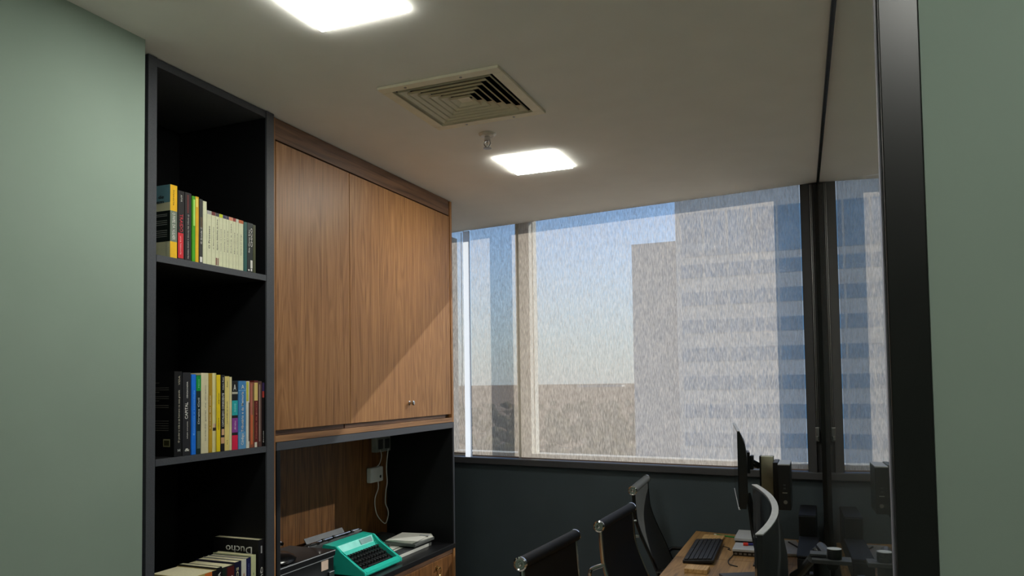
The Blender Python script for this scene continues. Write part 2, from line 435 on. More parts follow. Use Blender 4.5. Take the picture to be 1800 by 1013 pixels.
# ------------------------------------------------------------------ glass partition
gp = thing('glass_partition', 'black framed frameless glass partition running from the near jamb to the window', 'partition', (px_(2.5), 2.5, 0))
M_glass = glass_mat('partition_glass', (0.88, 0.92, 0.90), 0.035)
def pbox(bm, y0, y1, z0, z1, a, b_):
    """box along the partition plane, a..b_ across it"""
    P = [(px_(y0) + a, y0), (px_(y0) + b_, y0), (px_(y1) + b_, y1), (px_(y1) + a, y1)]
    return prism(bm, P, 'z', z0, z1)
obj('glass_pane', pbox(nb(), 1.055, 3.955, 0.02, 2.498, 0.0, 0.008), M_glass, gp)
obj('ceiling_track', pbox(nb(), 1.06, 3.99, 2.499, 2.517, -0.006, 0.014), M_blackmetal, gp)
obj('floor_track', pbox(nb(), 1.06, 3.99, 0.0, 0.019, -0.006, 0.014), M_blackmetal, gp)
obj('end_post', pbox(nb(), 3.956, 3.992, 0.02, 2.498, -0.020, 0.018), M_blackmetal, gp)
dj = thing('trim_1', None, None, (0.1, 1.04, 0), kind='structure')
obj('jamb', box(nb(), 0.0785, 0.1228, 1.018, 1.054, 0.0, 2.517, 0.0015), mat('black_satin_jamb', (16, 16, 16), 0.33, var=0.25, scale=14, spec=0.6), dj)
obj('gasket', box(nb(), 0.0755, 0.0784, 1.030, 1.050, 0.02, 2.5), mat('clear_gasket', (150, 148, 160), 0.3), dj)

# ------------------------------------------------------------------ ceiling lamps
M_lamp = mat('lamp_diffuser', (250, 251, 242), 0.5, emit=LAMP)
def make_lamp(label):
    r = thing('ceiling_lamp', label, 'lamp', (-1.100, 1.538, CEIL), 'ceiling lamps')
    x, y, z = -1.100, 1.538, CEIL
    obj('housing', box(nb(), x - 0.128, x + 0.128, y - 0.128, y + 0.128, z - 0.005, z - 0.0005), M_white, r)
    obj('diffuser', box(nb(), x - 0.134, x + 0.134, y - 0.134, y + 0.134, z - 0.0085, z - 0.0051), M_lamp, r)
    return r
lp = make_lamp('square white ceiling lamp cut by the top edge of the picture')
dup(lp, (-1.143, 3.077, CEIL), 0.0, 'square white ceiling lamp nearest the window, beyond the vent')
dup(lp, (0.32, 0.08, CEIL), 0.0, 'square white ceiling lamp over the corridor right of the viewer')
dup(lp, (1.3, 2.2, CEIL), 0.0, 'square white ceiling lamp of the room behind the glass partition')

# ------------------------------------------------------------------ ceiling vent
vx, vy = (VX0 + VX1) / 2, (VY0 + VY1) / 2
vt = thing('ceiling_vent', 'square cream four way air vent in the ceiling', 'vent', (vx, vy, CEIL))
H = 0.2165
bm = nb()
for (a0, a1, b0, b1) in ((-H, H, -H, -H + 0.036), (-H, H, H - 0.036, H), (-H, -H + 0.036, -H + 0.036, H - 0.036), (H - 0.036, H, -H + 0.036, H - 0.036)):
    box(bm, vx + a0, vx + a1, vy + b0, vy + b1, CEIL - 0.010, CEIL - 0.0005, 0.0015)
obj('frame', bm, M_vent, vt)
bm = nb()
q = 0.172
for (a0, a1, b0, b1) in ((-q - 0.002, -q, -q, q), (q, q + 0.002, -q, q), (-q, q, -q - 0.002, -q), (-q, q, q, q + 0.002)):
    box(bm, vx + a0, vx + a1, vy + b0, vy + b1, CEIL - 0.004, CEIL + 0.16)
box(bm, vx - q, vx + q, vy - q, vy + q, CEIL + 0.16, CEIL + 0.165)
obj('neck', bm, mat('duct_shade_black', (10, 10, 11), 0.9), vt)  # black puts the shade inside the duct into the colour
def frustum(bm, ro, ri, zo, zi, th=0.0016):
    def sq(r, z): return [bm.verts.new((vx + sx * r, vy + sy * r, z)) for sx, sy in ((-1, -1), (1, -1), (1, 1), (-1, 1))]
    a, b_, c_, d_ = sq(ro, zo), sq(ri, zi), sq(ri, zi + th), sq(ro, zo + th)
    for k in range(4):
        l = (k + 1) % 4
        bm.faces.new((a[k], a[l], b_[l], b_[k])); bm.faces.new((c_[k], c_[l], d_[l], d_[k]))
        bm.faces.new((a[k], d_[k], d_[l], a[l])); bm.faces.new((b_[k], b_[l], c_[l], c_[k]))
    return bm
for k in range(6):
    ro = 0.168 - k * 0.0252
    bm = frustum(nb(), ro, ro - 0.021, CEIL - 0.006, CEIL + 0.010)
    frustum(bm, ro + 0.0004, ro - 0.0006, CEIL - 0.0108, CEIL - 0.0062, 0.0004)
    lv = obj('louvre', bm, M_vent, vt)
    obj('collar', frustum(nb(), ro - 0.0212, ro - 0.0245, CEIL + 0.0102, CEIL + 0.050), bpy.data.materials['duct_shade_black'], lv)  # collar coloured black in place of the shade behind the blades
bm = nb()
tip = bm.verts.new((vx, vy, CEIL + 0.025))
sqv = [bm.verts.new((vx + sx * 0.022, vy + sy * 0.022, CEIL)) for sx, sy in ((-1, -1), (1, -1), (1, 1), (-1, 1))]
for k in range(4): bm.faces.new((sqv[k], sqv[(k + 1) % 4], tip))
bm.faces.new(sqv)
obj('centre_cap', bm, M_vent, vt)
for sx, sy in ((-0.12, -1), (0.08, -1), (-0.09, 1), (0.10, 1)):
    bm = nb(); lathe(bm, [(0.0, 0), (0.0045, 0.0), (0.0045, 0.002)], (vx + sx, vy + sy * 0.198, CEIL - 0.0118), 10)
    obj('screw', bm, M_steel, vt)

# sprinkler
sp = (-1.178, 2.648, CEIL)
sk = thing('fire_sprinkler', 'chrome fire sprinkler head hanging between vent and lamp', 'sprinkler', sp)
obj('escutcheon', lathe(nb(), [(0.034, 0), (0.034, -0.003), (0.026, -0.010), (0.012, -0.011)], sp), mat('white_enamel', (215, 210, 200), 0.25), sk, True)
obj('body', lathe(nb(), [(0.011, -0.011), (0.011, -0.022), (0.013, -0.023), (0.013, -0.028), (0.008, -0.030)], sp, 12), M_chrome, sk, True)
bm = nb()
for s in (-1, 1):
    tube(bm, smooth_pts([(sp[0] + s * 0.009, sp[1], sp[2] - 0.028), (sp[0] + s * 0.013, sp[1], sp[2] - 0.040), (sp[0] + s * 0.003, sp[1], sp[2] - 0.056)], 5), 0.0026, 8)
obj('yoke', bm, M_steel, sk, True)
obj('bulb', lathe(nb(), [(0.001, -0.030), (0.003, -0.034), (0.003, -0.046), (0.001, -0.050)], sp, 10), M_chrome, sk, True)
obj('deflector', lathe(nb(), [(0.004, -0.055), (0.016, -0.057), (0.016, -0.0585), (0.004, -0.060)], sp, 16), M_steel, sk)

# ------------------------------------------------------------------ bookcase
BX0, BX1 = -2.20, -1.782
bc = thing('bookcase', 'tall black laminate bookcase between the green wall and the wood cabinet', 'bookcase', (-1.99, 1.86, 0))
obj('side_panel', box(nb(), BX0, BX1, 1.589, 1.620, 0.0, 2.516), M_edge, bc)
obj('side_panel', box(nb(), BX0, BX1, 2.093, 2.131, 0.0, 2.516), M_edge, bc)
obj('back_panel', box(nb(), BX0, BX0 + 0.012, 1.6205, 2.0925, 0.0, 2.516), M_black, bc)
obj('top_panel', box(nb(), BX0 + 0.0125, BX1 - 0.004, 1.6205, 2.0925, 2.492, 2.516), M_edge, bc)
# inner linings so that only the front edges read grey
obj('lining', box(nb(), BX0 + 0.0125, BX1 - 0.006, 1.6203, 1.6220, 0.02, 2.49), M_black, bc)
obj('lining', box(nb(), BX0 + 0.0125, BX1 - 0.006, 2.0910, 2.0928, 0.02, 2.49), M_black, bc)
SH1, SH2, SH3 = 1.932, 1.336, 0.745
for z in (SH1, SH2, SH3, 0.12):
    s_ = obj('shelf', box(nb(), BX0 + 0.0125, BX1 - 0.0045, 1.6222, 2.0908, z - 0.020, z), M_black, bc)
    obj('edge_band', box(nb(), BX1 - 0.0044, BX1 - 0.0004, 1.6222, 2.0908, z - 0.020, z), M_edge, s_)
tag(obj('recess_shade_strip', box(nb(), -1.83, -1.80, 1.526, 1.586, 0, 2.515), M_black), kind='structure')  # black strip standing for the shade in the gap beside the bookcase
bpy.data.objects['recess_shade_strip'].name = 'recess_shade'

# ------------------------------------------------------------------ overhead cabinet
oc = thing('overhead_cabinet', 'walnut veneer overhead cabinet with two tall flush doors', 'cabinet', (-2.0, 2.85, 1.34))
CX0, CX1 = -2.20, -1.80
obj('carcass', box(nb(), CX0, CX1 - 0.022, 2.160, 3.540, 1.372, 2.510), W_rail, oc)
obj('side_panel', box(nb(), CX0, CX1, 2.134, 2.1585, 0.0, 2.5165), W_door, oc)
obj('side_panel', box(nb(), CX0, CX1, 3.5415, 3.562, 1.343, 2.515), W_door, oc)
obj('fascia', box(nb(), CX1 - 0.021, CX1 - 0.001, 2.1595, 3.528, 2.4375, 2.5155), W_rail, oc)
obj('filler_strip', box(nb(), CX1 - 0.021, CX1 - 0.006, 3.531, 3.541, 2.4375, 2.5155), W_rail, oc)
obj('door', box(nb(), CX1 - 0.020, CX1, 2.163, 2.6185, 1.386, 2.431, 0.0008), W_door, oc)
dr = obj('door', box(nb(), CX1 - 0.020, CX1, 2.6225, 3.529, 1.386, 2.431, 0.0008), W_door, oc)
obj('finger_rail', box(nb(), CX1 - 0.0215, CX1 - 0.010, 2.163, 2.586, 1.3685, 1.385), W_rail, oc)
obj('finger_rail', box(nb(), CX1 - 0.0215, CX1 - 0.010, 2.594, 3.485, 1.3685, 1.385), W_rail, oc)
obj('bottom_rail', box(nb(), CX0, CX1, 2.1595, 3.541, 1.344, 1.3665, 0.0006), wood('walnut_bottom_rail', (112, 78, 50), (150, 108, 72), (172, 128, 88), 'y'), oc)
bm = nb(); MX = axes((CX1 + 0.0002, 3.10, 1.456), (0, 1, 0), (0, 0, 1), (1, 0, 0))
lathe(bm, [(0.0105, 0.0), (0.0105, 0.002), (0.006, 0.004), (0.006, 0.014), (0.011, 0.018), (0.011, 0.024), (0.008, 0.026)], seg=18, M=MX)
kn = obj('door_knob', bm, M_chrome, dr, True)

# ------------------------------------------------------------------ open niche
ni = thing('open_niche', 'black open niche with a walnut back below the overhead cabinet', 'niche', (-2.0, 2.85, 0.71))
NZ0, NZ1 = 0.7105, 1.343
obj('top_panel', box(nb(), CX0, CX1, 2.166, 3.563, 1.3135, NZ1 - 0.0005), M_edge, ni)
obj('side_panel', box(nb(), -2.2038, CX1, 2.166, 2.184, NZ0, 1.313), M_black, ni)
obj('side_panel', box(nb(), -2.2038, CX1 - 0.002, 3.545, 3.5625, NZ0, 1.313), M_black, ni)
obj('edge_band', box(nb(), CX1 - 0.002, CX1 - 0.0002, 3.553, 3.5625, NZ0, 1.313), M_edge, ni)
obj('inner_post', box(nb(), CX1 - 0.055, CX1 - 0.012, 2.1842, 2.199, NZ0, 1.306), M_edge, ni)
obj('back_panel', box(nb(), -2.216, -2.204, 2.166, 3.5625, NZ0, 1.313), W_back, ni)
obj('ceiling_lining', box(nb(), -2.2035, CX1 - 0.006, 2.2, 3.545, 1.3115, 1.3132), M_black, ni)
bm = nb(); MX = axes((CX1 - 0.011, 2.1935, 0.979), (0, 1, 0), (0, 0, 1), (1, 0, 0))
lathe(bm, [(0.008, 0.0), (0.008, 0.005), (0.0065, 0.006), (0.0065, 0.013)], seg=16, M=MX)
obj('lock', bm, M_chrome, ni, True)

# base cabinet and its counter
ct = obj('countertop', box(nb(), CX0 - 0.016, CX1 + 0.002, 2.160, 3.563, 0.687, 0.710, 0.001), mat('black_counter', (24, 24, 26), 0.38, var=0.08, scale=60, spec=0.45))
tag(ct, 'black counter slab carrying the typewriter and papers', 'countertop')
bcab = thing('base_cabinet', 'walnut base cabinet with drawer fronts under the black counter', 'cabinet', (-2.0, 2.85, 0))
obj('carcass', box(nb(), CX0, CX1 - 0.022, 2.160, 3.540, 0.0, 0.6855), W_door, bcab)
obj('side_panel', box(nb(), CX0, CX1, 3.5415, 3.562, 0.0, 0.6855), W_door, bcab)
obj('top_rail', box(nb(), CX1 - 0.0215, CX1 - 0.004, 2.163, 3.541, 0.664, 0.6855), W_rail, bcab)
def ring_pull(y, z, parent):
    bm = nb(); MX = axes((CX1 + 0.0005, y, z), (0, 1, 0), (0, 0, 1), (1, 0, 0))
    lathe(bm, [(0.011, 0.0), (0.011, 0.002), (0.005, 0.004), (0.004, 0.016), (0.006, 0.018)], seg=14, M=MX)
    pts = [(CX1 + 0.014, y + 0.020 * math.sin(a), z - 0.018 + 0.020 * math.cos(a)) for a in [2 * PI * k / 20 for k in range(21)]]
    tube(bm, pts, 0.0024, 8)
    return obj('ring_pull', bm, M_brass, parent, True)
d1 = obj('drawer_front', box(nb(), CX1 - 0.020, CX1, 2.166, 2.93, 0.36, 0.661, 0.0008), W_back, bcab)
d2 = obj('drawer_front', box(nb(), CX1 - 0.020, CX1, 2.936, 3.524, 0.36, 0.661, 0.0008), W_back, bcab)
ring_pull(2.55, 0.625, d1); ring_pull(3.355, 0.628, d2)
obj('drawer_front', box(nb(), CX1 - 0.020, CX1, 2.166, 2.93, 0.06, 0.356, 0.0008), W_back, bcab)
obj('drawer_front', box(nb(), CX1 - 0.020, CX1, 2.936, 3.524, 0.06, 0.356, 0.0008), W_back, bcab)

# ------------------------------------------------------------------ books
SPX = -1.7905
def colmat(col): return mat('cover_%02x%02x%02x' % tuple(col), col, 0.45, var=0.05, scale=50, spec=0.4)
def book(label, z, y0, y1, h, col, depth=0.15, bands=(), texts=(), front=(), group='books on the shelves', spx=SPX, pages=None, rub=None):
    """spine faces +x. bands: (z0f, z1f, colour, y0f, y1f); texts: (string, z0f, z1f, direction, colour, yf, widthf)"""
    y0 += 0.0003; y1 -= 0.0003; h -= 0.0005; z += 0.0003
    b = thing('book', label, 'book', (spx - depth / 2, (y0 + y1) / 2, z), group)
    th = min(0.0018, (y1 - y0) * 0.16)
    bm = nb()
    box(bm, spx - th, spx, y0, y1, z, z + h, 0.0004)
    box(bm, spx - depth, spx - th, y0, y0 + th, z, z + h)
    box(bm, spx - depth, spx - th, y1 - th, y1, z, z + h)
    obj('cover', bm, colmat(col), b)
    obj('pages', box(nb(), spx - depth + 0.002, spx - th, y0 + th, y1 - th, z + 0.0012, z + h - 0.0015), pages or M_pages, b)
    for bd in bands:
        a0, a1, c = bd[:3]; f0, f1 = bd[3:5] if len(bd) > 3 else (0, 1)
        obj('spine_band', box(nb(), spx + 0.00005, spx + 0.0003, y0 + (y1 - y0) * f0, y0 + (y1 - y0) * f1, z + h * a0, z + h * a1), colmat(c), b)
    for (s, a0, a1, d, c, yf, wf) in texts:
        L = (a1 - a0) * h; o = (spx + 0.0005, y0 + (y1 - y0) * yf, z + h * (a0 + a1) / 2)
        if d == 'down': MX = axes(o, (0, 0, -1), (0, 1, 0), (1, 0, 0))
        elif d == 'up': MX = axes(o, (0, 0, 1), (0, -1, 0), (1, 0, 0))
        else: MX = axes(o, (0, 1, 0), (0, 0, 1), (1, 0, 0))
        hh = (y1 - y0) * wf
        if d == 'flat': L, hh = hh, L
        obj('title', text_mesh(s, L, hh, MX, bold=0.012), colmat(c), b)
    for fb in front:   # panels on the cover that faces the viewer (towards -y): (x0f,x1f,z0f,z1f,colour)
        x0f, x1f, a0, a1, c = fb
        obj('cover_panel', box(nb(), spx - depth * x0f, spx - depth * x1f, y0 - 0.0002, y0 - 0.00002, z + h * a0, z + h * a1), colmat(c), b)
    return b, (spx, y0, y1, z, h, depth)
def front_text(b, g, s, xc, zc, L, hh, c, flip=False):
    spx, y0, y1, z, h, depth = g
    ex, ey = ((1, 0, 0), (0, 0, 1)) if not flip else ((-1, 0, 0), (0, 0, -1))
    obj('cover_lettering', text_mesh(s, L, hh, axes((spx - xc, y0 - 0.0004, z + zc), ex, ey, (0, -1, 0)), bold=0.01), colmat(c), b)

W = (232, 230, 224); K = (22, 22, 24)
G1 = 'books on the upper shelf'
b, g = book('thick yellow spined book with a cream and black back cover, leftmost on the upper shelf', SH1, 1.678, 1.7045, 0.2225, (205, 205, 170), 0.155,
    bands=[(0, 0.225, (242, 190, 30)), (0.225, 0.645, (120, 132, 118)), (0.645, 1, (242, 190, 30))],
    texts=[('O PAPEL DA MULHER', 0.25, 0.62, 'down', W, 0.5, 0.42), ('historia', 0.72, 0.93, 'down', (150, 110, 30), 0.5, 0.2)],
    front=[(0.0, 1.0, 0.225, 0.645, (22, 30, 28)), (0.0, 1.0, 0.76, 1.0, (98, 140, 150)), (0.06, 0.12, 0.0, 0.22, (188, 190, 160)),
           (0.40, 0.52, 0.0, 0.11, (92, 60, 45)), (0.56, 0.62, 0.03, 0.20, (70, 48, 40)), (0.2, 0.3, 0.0, 0.03, (60, 45, 38)), (0.7, 0.95, 0.0, 0.03, (70, 55, 45))], group=G1)
for i, zz in enumerate((0.132, 0.127, 0.113, 0.107, 0.101, 0.083, 0.077, 0.071, 0.065)):
    obj('cover_print', box(nb(), SPX - 0.148 + (0.05 if i == 4 else 0), SPX - 0.012, g[1] - 0.0006, g[1] - 0.0003, SH1 + zz, SH1 + zz + 0.0016), colmat((150, 155, 150)), b)
front_text(b, g, 'historia de', 0.075, 0.187, 0.10, 0.010, (40, 44, 44)); front_text(b, g, 'virada em', 0.075, 0.172, 0.10, 0.010, (40, 44, 44)); front_text(b, g, 'ato', 0.108, 0.157, 0.03, 0.008, (40, 44, 44))
book('black book with red TRAIDO lettering and a red lower spine', SH1, 1.708, 1.7325, 0.2115, (34, 32, 33), 0.14,
    bands=[(0.02, 0.385, (214, 42, 52), 0.0, 0.85)],
    texts=[('TRAIDO', 0.40, 0.66, 'down', (225, 70, 80), 0.5, 0.5), ('uma historia', 0.07, 0.34, 'down', (250, 190, 190), 0.42, 0.24), ('AUTOR', 0.84, 0.94, 'down', W, 0.5, 0.26)], group=G1)
book('black book with a dark red upper spine and small white title', SH1, 1.7345, 1.7600, 0.2120, (36, 34, 36), 0.14, bands=[(0.70, 0.97, (110, 48, 46), 0.35, 0.6)],
    texts=[('O tempo das formas e outras historias', 0.03, 0.68, 'down', (215, 210, 200), 0.5, 0.24)], group=G1)
book('thin bright green paperback on the upper shelf', SH1, 1.7635, 1.7765, 0.2070, (70, 165, 25), 0.14, bands=[(0.55, 0.95, (175, 225, 110), 0.35, 0.95)], group=G1)
book('thin yellow paperback beside the green one', SH1, 1.777, 1.7905, 0.2085, (232, 180, 20), 0.14, bands=[(0.84, 0.97, (245, 220, 110), 0.1, 0.7)], group=G1)
book('thin dark grey book titled O Grande beside the yellow paperback', SH1, 1.7925, 1.8065, 0.2040, (52, 50, 50), 0.14, bands=[(0.02, 0.10, W, 0.2, 0.9), (0.55, 0.72, (96, 80, 60), 0.3, 1.0)],
    texts=[('O Grande C', 0.30, 0.56, 'up', W, 0.55, 0.42)], group=G1)
book('tall cream paperback standing above its cream neighbours', SH1, 1.8080, 1.8230, 0.2010, (226, 226, 192), 0.14, group=G1)
creams = [(1.8240, 1.8430, (178, 176, 172), 'O Processo', 'cream paperback titled O Processo with a grey top'),
          (1.8435, 1.8600, (112, 44, 44), 'A Metamorfose', 'cream paperback with a maroon top edge'),
          (1.8605, 1.8760, (64, 56, 66), 'Quatro Estações da Alma', 'cream paperback with a maroon mark at its foot'),
          (1.8765, 1.8920, (206, 214, 20), 'Noites no bosque', 'cream paperback with a lime yellow top edge'),
          (1.8925, 1.9070, (52, 44, 92), 'Poemas e cartas', 'cream paperback with a violet top edge'),
          (1.9075, 1.9200, (58, 40, 70), 'Ensaios', 'cream paperback with a dark plum top edge'),
          (1.9205, 1.9380, (224, 150, 120), 'Sobre a casa', 'cream paperback with a salmon top edge'),
          (1.9385, 1.9520, (150, 48, 44), 'Memorias', 'cream paperback with a brick red top edge'),
          (1.9525, 1.9640, (216, 214, 200), 'Contos', 'cream paperback with a pale grey top edge'),
          (1.9645, 1.9870, (196, 98, 44), 'Cartas a um amigo', 'cream paperback with an orange top edge, last before the teal book')]
for i, (a, b_, c, s, lab) in enumerate(creams):
    bands = [(0.935, 0.999, c)]
    if i == 2: bands += [(0.02, 0.155, (120, 60, 50), 0.1, 0.42), (0.02, 0.155, (120, 60, 50), 0.6, 0.85)]
    tx = [(s, 0.30, 0.72 if i not in (2, 6) else 0.88, 'up', (70, 70, 60) if i in (0, 2) else (150, 148, 128), 0.5, 0.34 if i in (0, 2) else 0.24)]
    book(lab, SH1, a, b_, 0.1745 - 0.0003 * i, (226, 226, 192), 0.125, bands=bands, texts=tx, group=G1)
book('narrow teal book to the right of the cream paperbacks', SH1, 1.9895, 2.0050, 0.1700, (30, 92, 86), 0.13, group=G1)
book('black paperback with large white lettering beside the teal book', SH1, 2.0055, 2.0340, 0.1705, (22, 30, 28), 0.13, bands=[(0.03, 0.06, W, 0.15, 0.4), (0.03, 0.08, W, 0.6, 0.85), (0.09, 0.25, W, 0.55, 0.9)],
    texts=[('Rita Chaves Brito', 0.40, 0.86, 'up', (225, 225, 220), 0.30, 0.22), ('CHICO', 0.52, 0.90, 'up', W, 0.72, 0.32)], group=G1)
book('thin olive green book, last on the right of the upper shelf', SH1, 2.0345, 2.0470, 0.1680, (62, 66, 18), 0.13, group=G1)

G2 = 'books on the middle shelf'
b, g = book('black book with a small framed emblem on its cover, leftmost of the middle shelf', SH2, 1.6965, 1.7260, 0.2555, (16, 16, 17), 0.16,
    texts=[('O poder a vida e os homens na casa grande', 0.16, 0.78, 'up', (206, 200, 176), 0.62, 0.26), ('VIDA', 0.84, 0.95, 'up', (206, 200, 176), 0.62, 0.22), ('H', 0.055, 0.085, 'flat', W, 0.62, 0.3)],
    front=[(0.10, 0.27, 0.115, 0.205, (150, 145, 108)), ], group=G2)
obj('cover_emblem', box(nb(), SPX - 0.040, SPX - 0.019, g[1] - 0.0006, g[1] - 0.0003, SH2 + 0.033, SH2 + 0.049), colmat((60, 58, 30)), b)
for i, zz in enumerate((0.221, 0.206, 0.200, 0.193, 0.180, 0.174, 0.167, 0.153, 0.147, 0.106, 0.099, 0.092, 0.085, 0.078)):
    obj('cover_print', box(nb(), SPX - 0.150, SPX - (0.06 if i in (0, 3, 6) else 0.022), g[1] - 0.0006, g[1] - 0.0003, SH2 + zz, SH2 + zz + 0.0013), colmat((120, 118, 110)), b)
book('dark grey book titled CAPITAL in white on the middle shelf', SH2, 1.7285, 1.7605, 0.2525, (38, 38, 42), 0.16,
    texts=[('CIENCIA E NOVA', 0.69, 0.89, 'up', W, 0.55, 0.16), ('CAPITAL', 0.44, 0.64, 'up', W, 0.45, 0.36), ('edição completa', 0.2, 0.41, 'up', W, 0.58, 0.15), ('&', 0.05, 0.085, 'flat', W, 0.55, 0.6)], group=G2)
book('bright blue paperback on the middle shelf', SH2, 1.7635, 1.7815, 0.2475, (20, 118, 232), 0.15, texts=[('Economia e sociedade', 0.24, 0.80, 'up', (120, 190, 250), 0.5, 0.3)], group=G2)
book('dark green book with a bright green spine top', SH2, 1.7820, 1.8015, 0.2450, (20, 42, 40), 0.15, bands=[(0.80, 0.995, (14, 150, 62)), (0.07, 0.29, (84, 104, 100), 0.2, 0.85)],
    texts=[('Direito Civil', 0.38, 0.71, 'up', W, 0.5, 0.36), ('Novo', 0.84, 0.95, 'up', (180, 235, 190), 0.5, 0.22)], group=G2)
book('off white wide book with faint spine print, beside the dark green book', SH2, 1.8020, 1.8325, 0.2520, (220, 212, 176), 0.15, texts=[('tratado geral de direito', 0.15, 0.85, 'up', (176, 172, 148), 0.6, 0.2)], group=G2)
book('ochre book with a white scrawled title', SH2, 1.8330, 1.8485, 0.2510, (178, 140, 28), 0.15, texts=[('a ordem das coisas', 0.30, 0.72, 'up', (240, 230, 190), 0.35, 0.3)], bands=[(0.02, 0.28, (196, 156, 30), 0.1, 1)], group=G2)
book('cream book with a small brown hand picture near its foot', SH2, 1.8490, 1.8655, 0.2520, (226, 218, 160), 0.15, bands=[(0.27, 0.31, (60, 48, 38), 0.1, 0.95), (0.31, 0.36, (224, 190, 160), 0.2, 0.9), (0.0, 1.0, (176, 160, 70), 0.72, 0.9)], group=G2)
book('lemon yellow thin book with small black print', SH2, 1.8680, 1.8838, 0.2465, (238, 208, 20), 0.15, texts=[('manual', 0.62, 0.76, 'up', (70, 60, 20), 0.5, 0.25), ('terceira parte', 0.28, 0.44, 'up', (70, 60, 20), 0.5, 0.25)], group=G2)
book('black book titled CAPITALISMO CONSCIENTE with hands at its foot', SH2, 1.8845, 1.9025, 0.2460, (20, 18, 20), 0.15,
    bands=[(0.21, 0.29, (222, 176, 130), 0.25, 0.9), (0.10, 0.18, (214, 168, 122), 0.1, 0.95)],
    texts=[('CAPITALISMO CONSCIENTE', 0.32, 0.76, 'up', W, 0.55, 0.46), ('Adam Past', 0.80, 0.97, 'up', W, 0.55, 0.3)], group=G2)
book('pale yellow paperback with thin black lettering', SH2, 1.9030, 1.9235, 0.2420, (232, 212, 128), 0.15, texts=[('Introdução ao estudo', 0.36, 0.66, 'up', (90, 78, 40), 0.5, 0.2), ('no 2', 0.08, 0.14, 'up', (90, 78, 40), 0.5, 0.2), ('Autor', 0.85, 0.94, 'up', (90, 78, 40), 0.5, 0.2)], group=G2)
book('slim cream book squeezed between the pale yellow and colour block books', SH2, 1.9240, 1.9345, 0.2400, (228, 216, 170), 0.15, group=G2)
book('black book with turquoise, purple and red spine blocks', SH2, 1.9350, 1.9615, 0.2265, (20, 20, 22), 0.15,
    bands=[(0.0, 0.21, (222, 30, 74)), (0.25, 0.46, (140, 62, 152)), (0.50, 0.715, (30, 172, 176)), (0.81, 0.84, (190, 186, 170))],
    texts=[('direito', 0.29, 0.42, 'up', (226, 190, 226), 0.5, 0.3), ('A', 0.86, 0.95, 'flat', W, 0.45, 0.5), ('novo', 0.55, 0.67, 'up', (140, 225, 225), 0.5, 0.3)], group=G2)
book('wide blue book titled Código Tributário in white', SH2, 1.9645, 1.9995, 0.2270, (66, 132, 190), 0.15, bands=[(0.855, 0.862, (150, 195, 230)), (0.0, 0.25, (98, 158, 206))],
    texts=[('Código Tributário e da Memoria', 0.055, 0.84, 'up', W, 0.55, 0.42), ('A', 0.88, 0.94, 'flat', W, 0.55, 0.42)], group=G2)
book('slim white book with a lime yellow spine top', SH2, 2.0020, 2.0165, 0.2260, (228, 226, 212), 0.15, bands=[(0.70, 0.99, (206, 204, 70), 0.0, 0.7), (0.1, 0.68, (50, 46, 44), 0.75, 1.0)], group=G2)
book('rust orange worn book on the middle shelf', SH2, 2.0190, 2.0385, 0.2220, (150, 84, 60), 0.15, bands=[(0.05, 0.5, (208, 106, 62), 0.2, 0.7), (0.5, 0.98, (184, 108, 92), 0.15, 0.55), (0.1, 0.95, (120, 104, 60), 0.75, 1.0)], group=G2)
book('dark red book with a cream label at the top of its spine', SH2, 2.0395, 2.0590, 0.2275, (104, 28, 24), 0.15, bands=[(0.70, 0.97, (226, 200, 120), 0.0, 0.9), (0.0, 0.075, (230, 226, 210), 0.1, 0.7)],
    texts=[('Historia da guerra', 0.13, 0.68, 'up', (190, 110, 90), 0.5, 0.4)], group=G2)
book('brown book with a pale stripe down its spine', SH2, 2.0600, 2.0770, 0.2255, (86, 58, 52), 0.15, bands=[(0.08, 0.95, (170, 152, 136), 0.25, 0.5)], group=G2)
book('black book with a violet and red top, last on the middle shelf', SH2, 2.0790, 2.0905, 0.2220, (26, 18, 20), 0.15, bands=[(0.86, 0.99, (66, 50, 100)), (0.76, 0.86, (196, 72, 60), 0.0, 0.9)], texts=[('Escuta', 0.06, 0.24, 'up', W, 0.5, 0.3)], group=G2)

G3 = 'books on the lower shelf'
book('fat cream paged book with an orange mark, nearest on the lower shelf', SH3, 1.7600, 1.8690, 0.2185, (196, 178, 110), 0.165, bands=[(0.0, 1.0, (24, 24, 26), 0.82, 1.0), (0.84, 0.995, (226, 120, 50), 0.55, 0.82)], group=G3)
book('black book with white lettering next to the fat cream one', SH3, 1.8700, 1.8925, 0.2240, (18, 19, 22), 0.165, texts=[('HISTORIA', 0.5, 0.93, 'up', W, 0.45, 0.5)], group=G3)
book('dark maroon and green book with thick cream pages on the lower shelf', SH3, 1.8930, 1.9480, 0.2190, (40, 34, 36), 0.165, bands=[(0.6, 0.98, (90, 24, 24), 0.4, 0.95), (0.0, 0.98, (22, 44, 34), 0.0, 0.25)], texts=[('CARTAS', 0.35, 0.85, 'up', W, 0.7, 0.32)], group=G3)
book('navy book with a cream dotted title on the lower shelf', SH3, 1.9485, 1.9785, 0.2235, (22, 24, 56), 0.165, texts=[('MUNDOS', 0.4, 0.92, 'up', (230, 218, 170), 0.4, 0.35)], group=G3)
book('white spined book with faint red print on the lower shelf', SH3, 1.9790, 2.0020, 0.2240, (224, 222, 210), 0.165, texts=[('romance', 0.4, 0.8, 'up', (200, 130, 110), 0.5, 0.25)], group=G3)
book('slim navy blue book on the lower shelf', SH3, 2.0025, 2.0240, 0.2250, (24, 30, 84), 0.165, texts=[('poesia reunida', 0.5, 0.92, 'up', (120, 140, 200), 0.5, 0.24)], group=G3)
book('pale green cream book beside the tall black one', SH3, 2.0245, 2.0480, 0.2290, (214, 218, 170), 0.165, texts=[('jardins', 0.4, 0.75, 'up', (120, 150, 90), 0.5, 0.25)], group=G3)
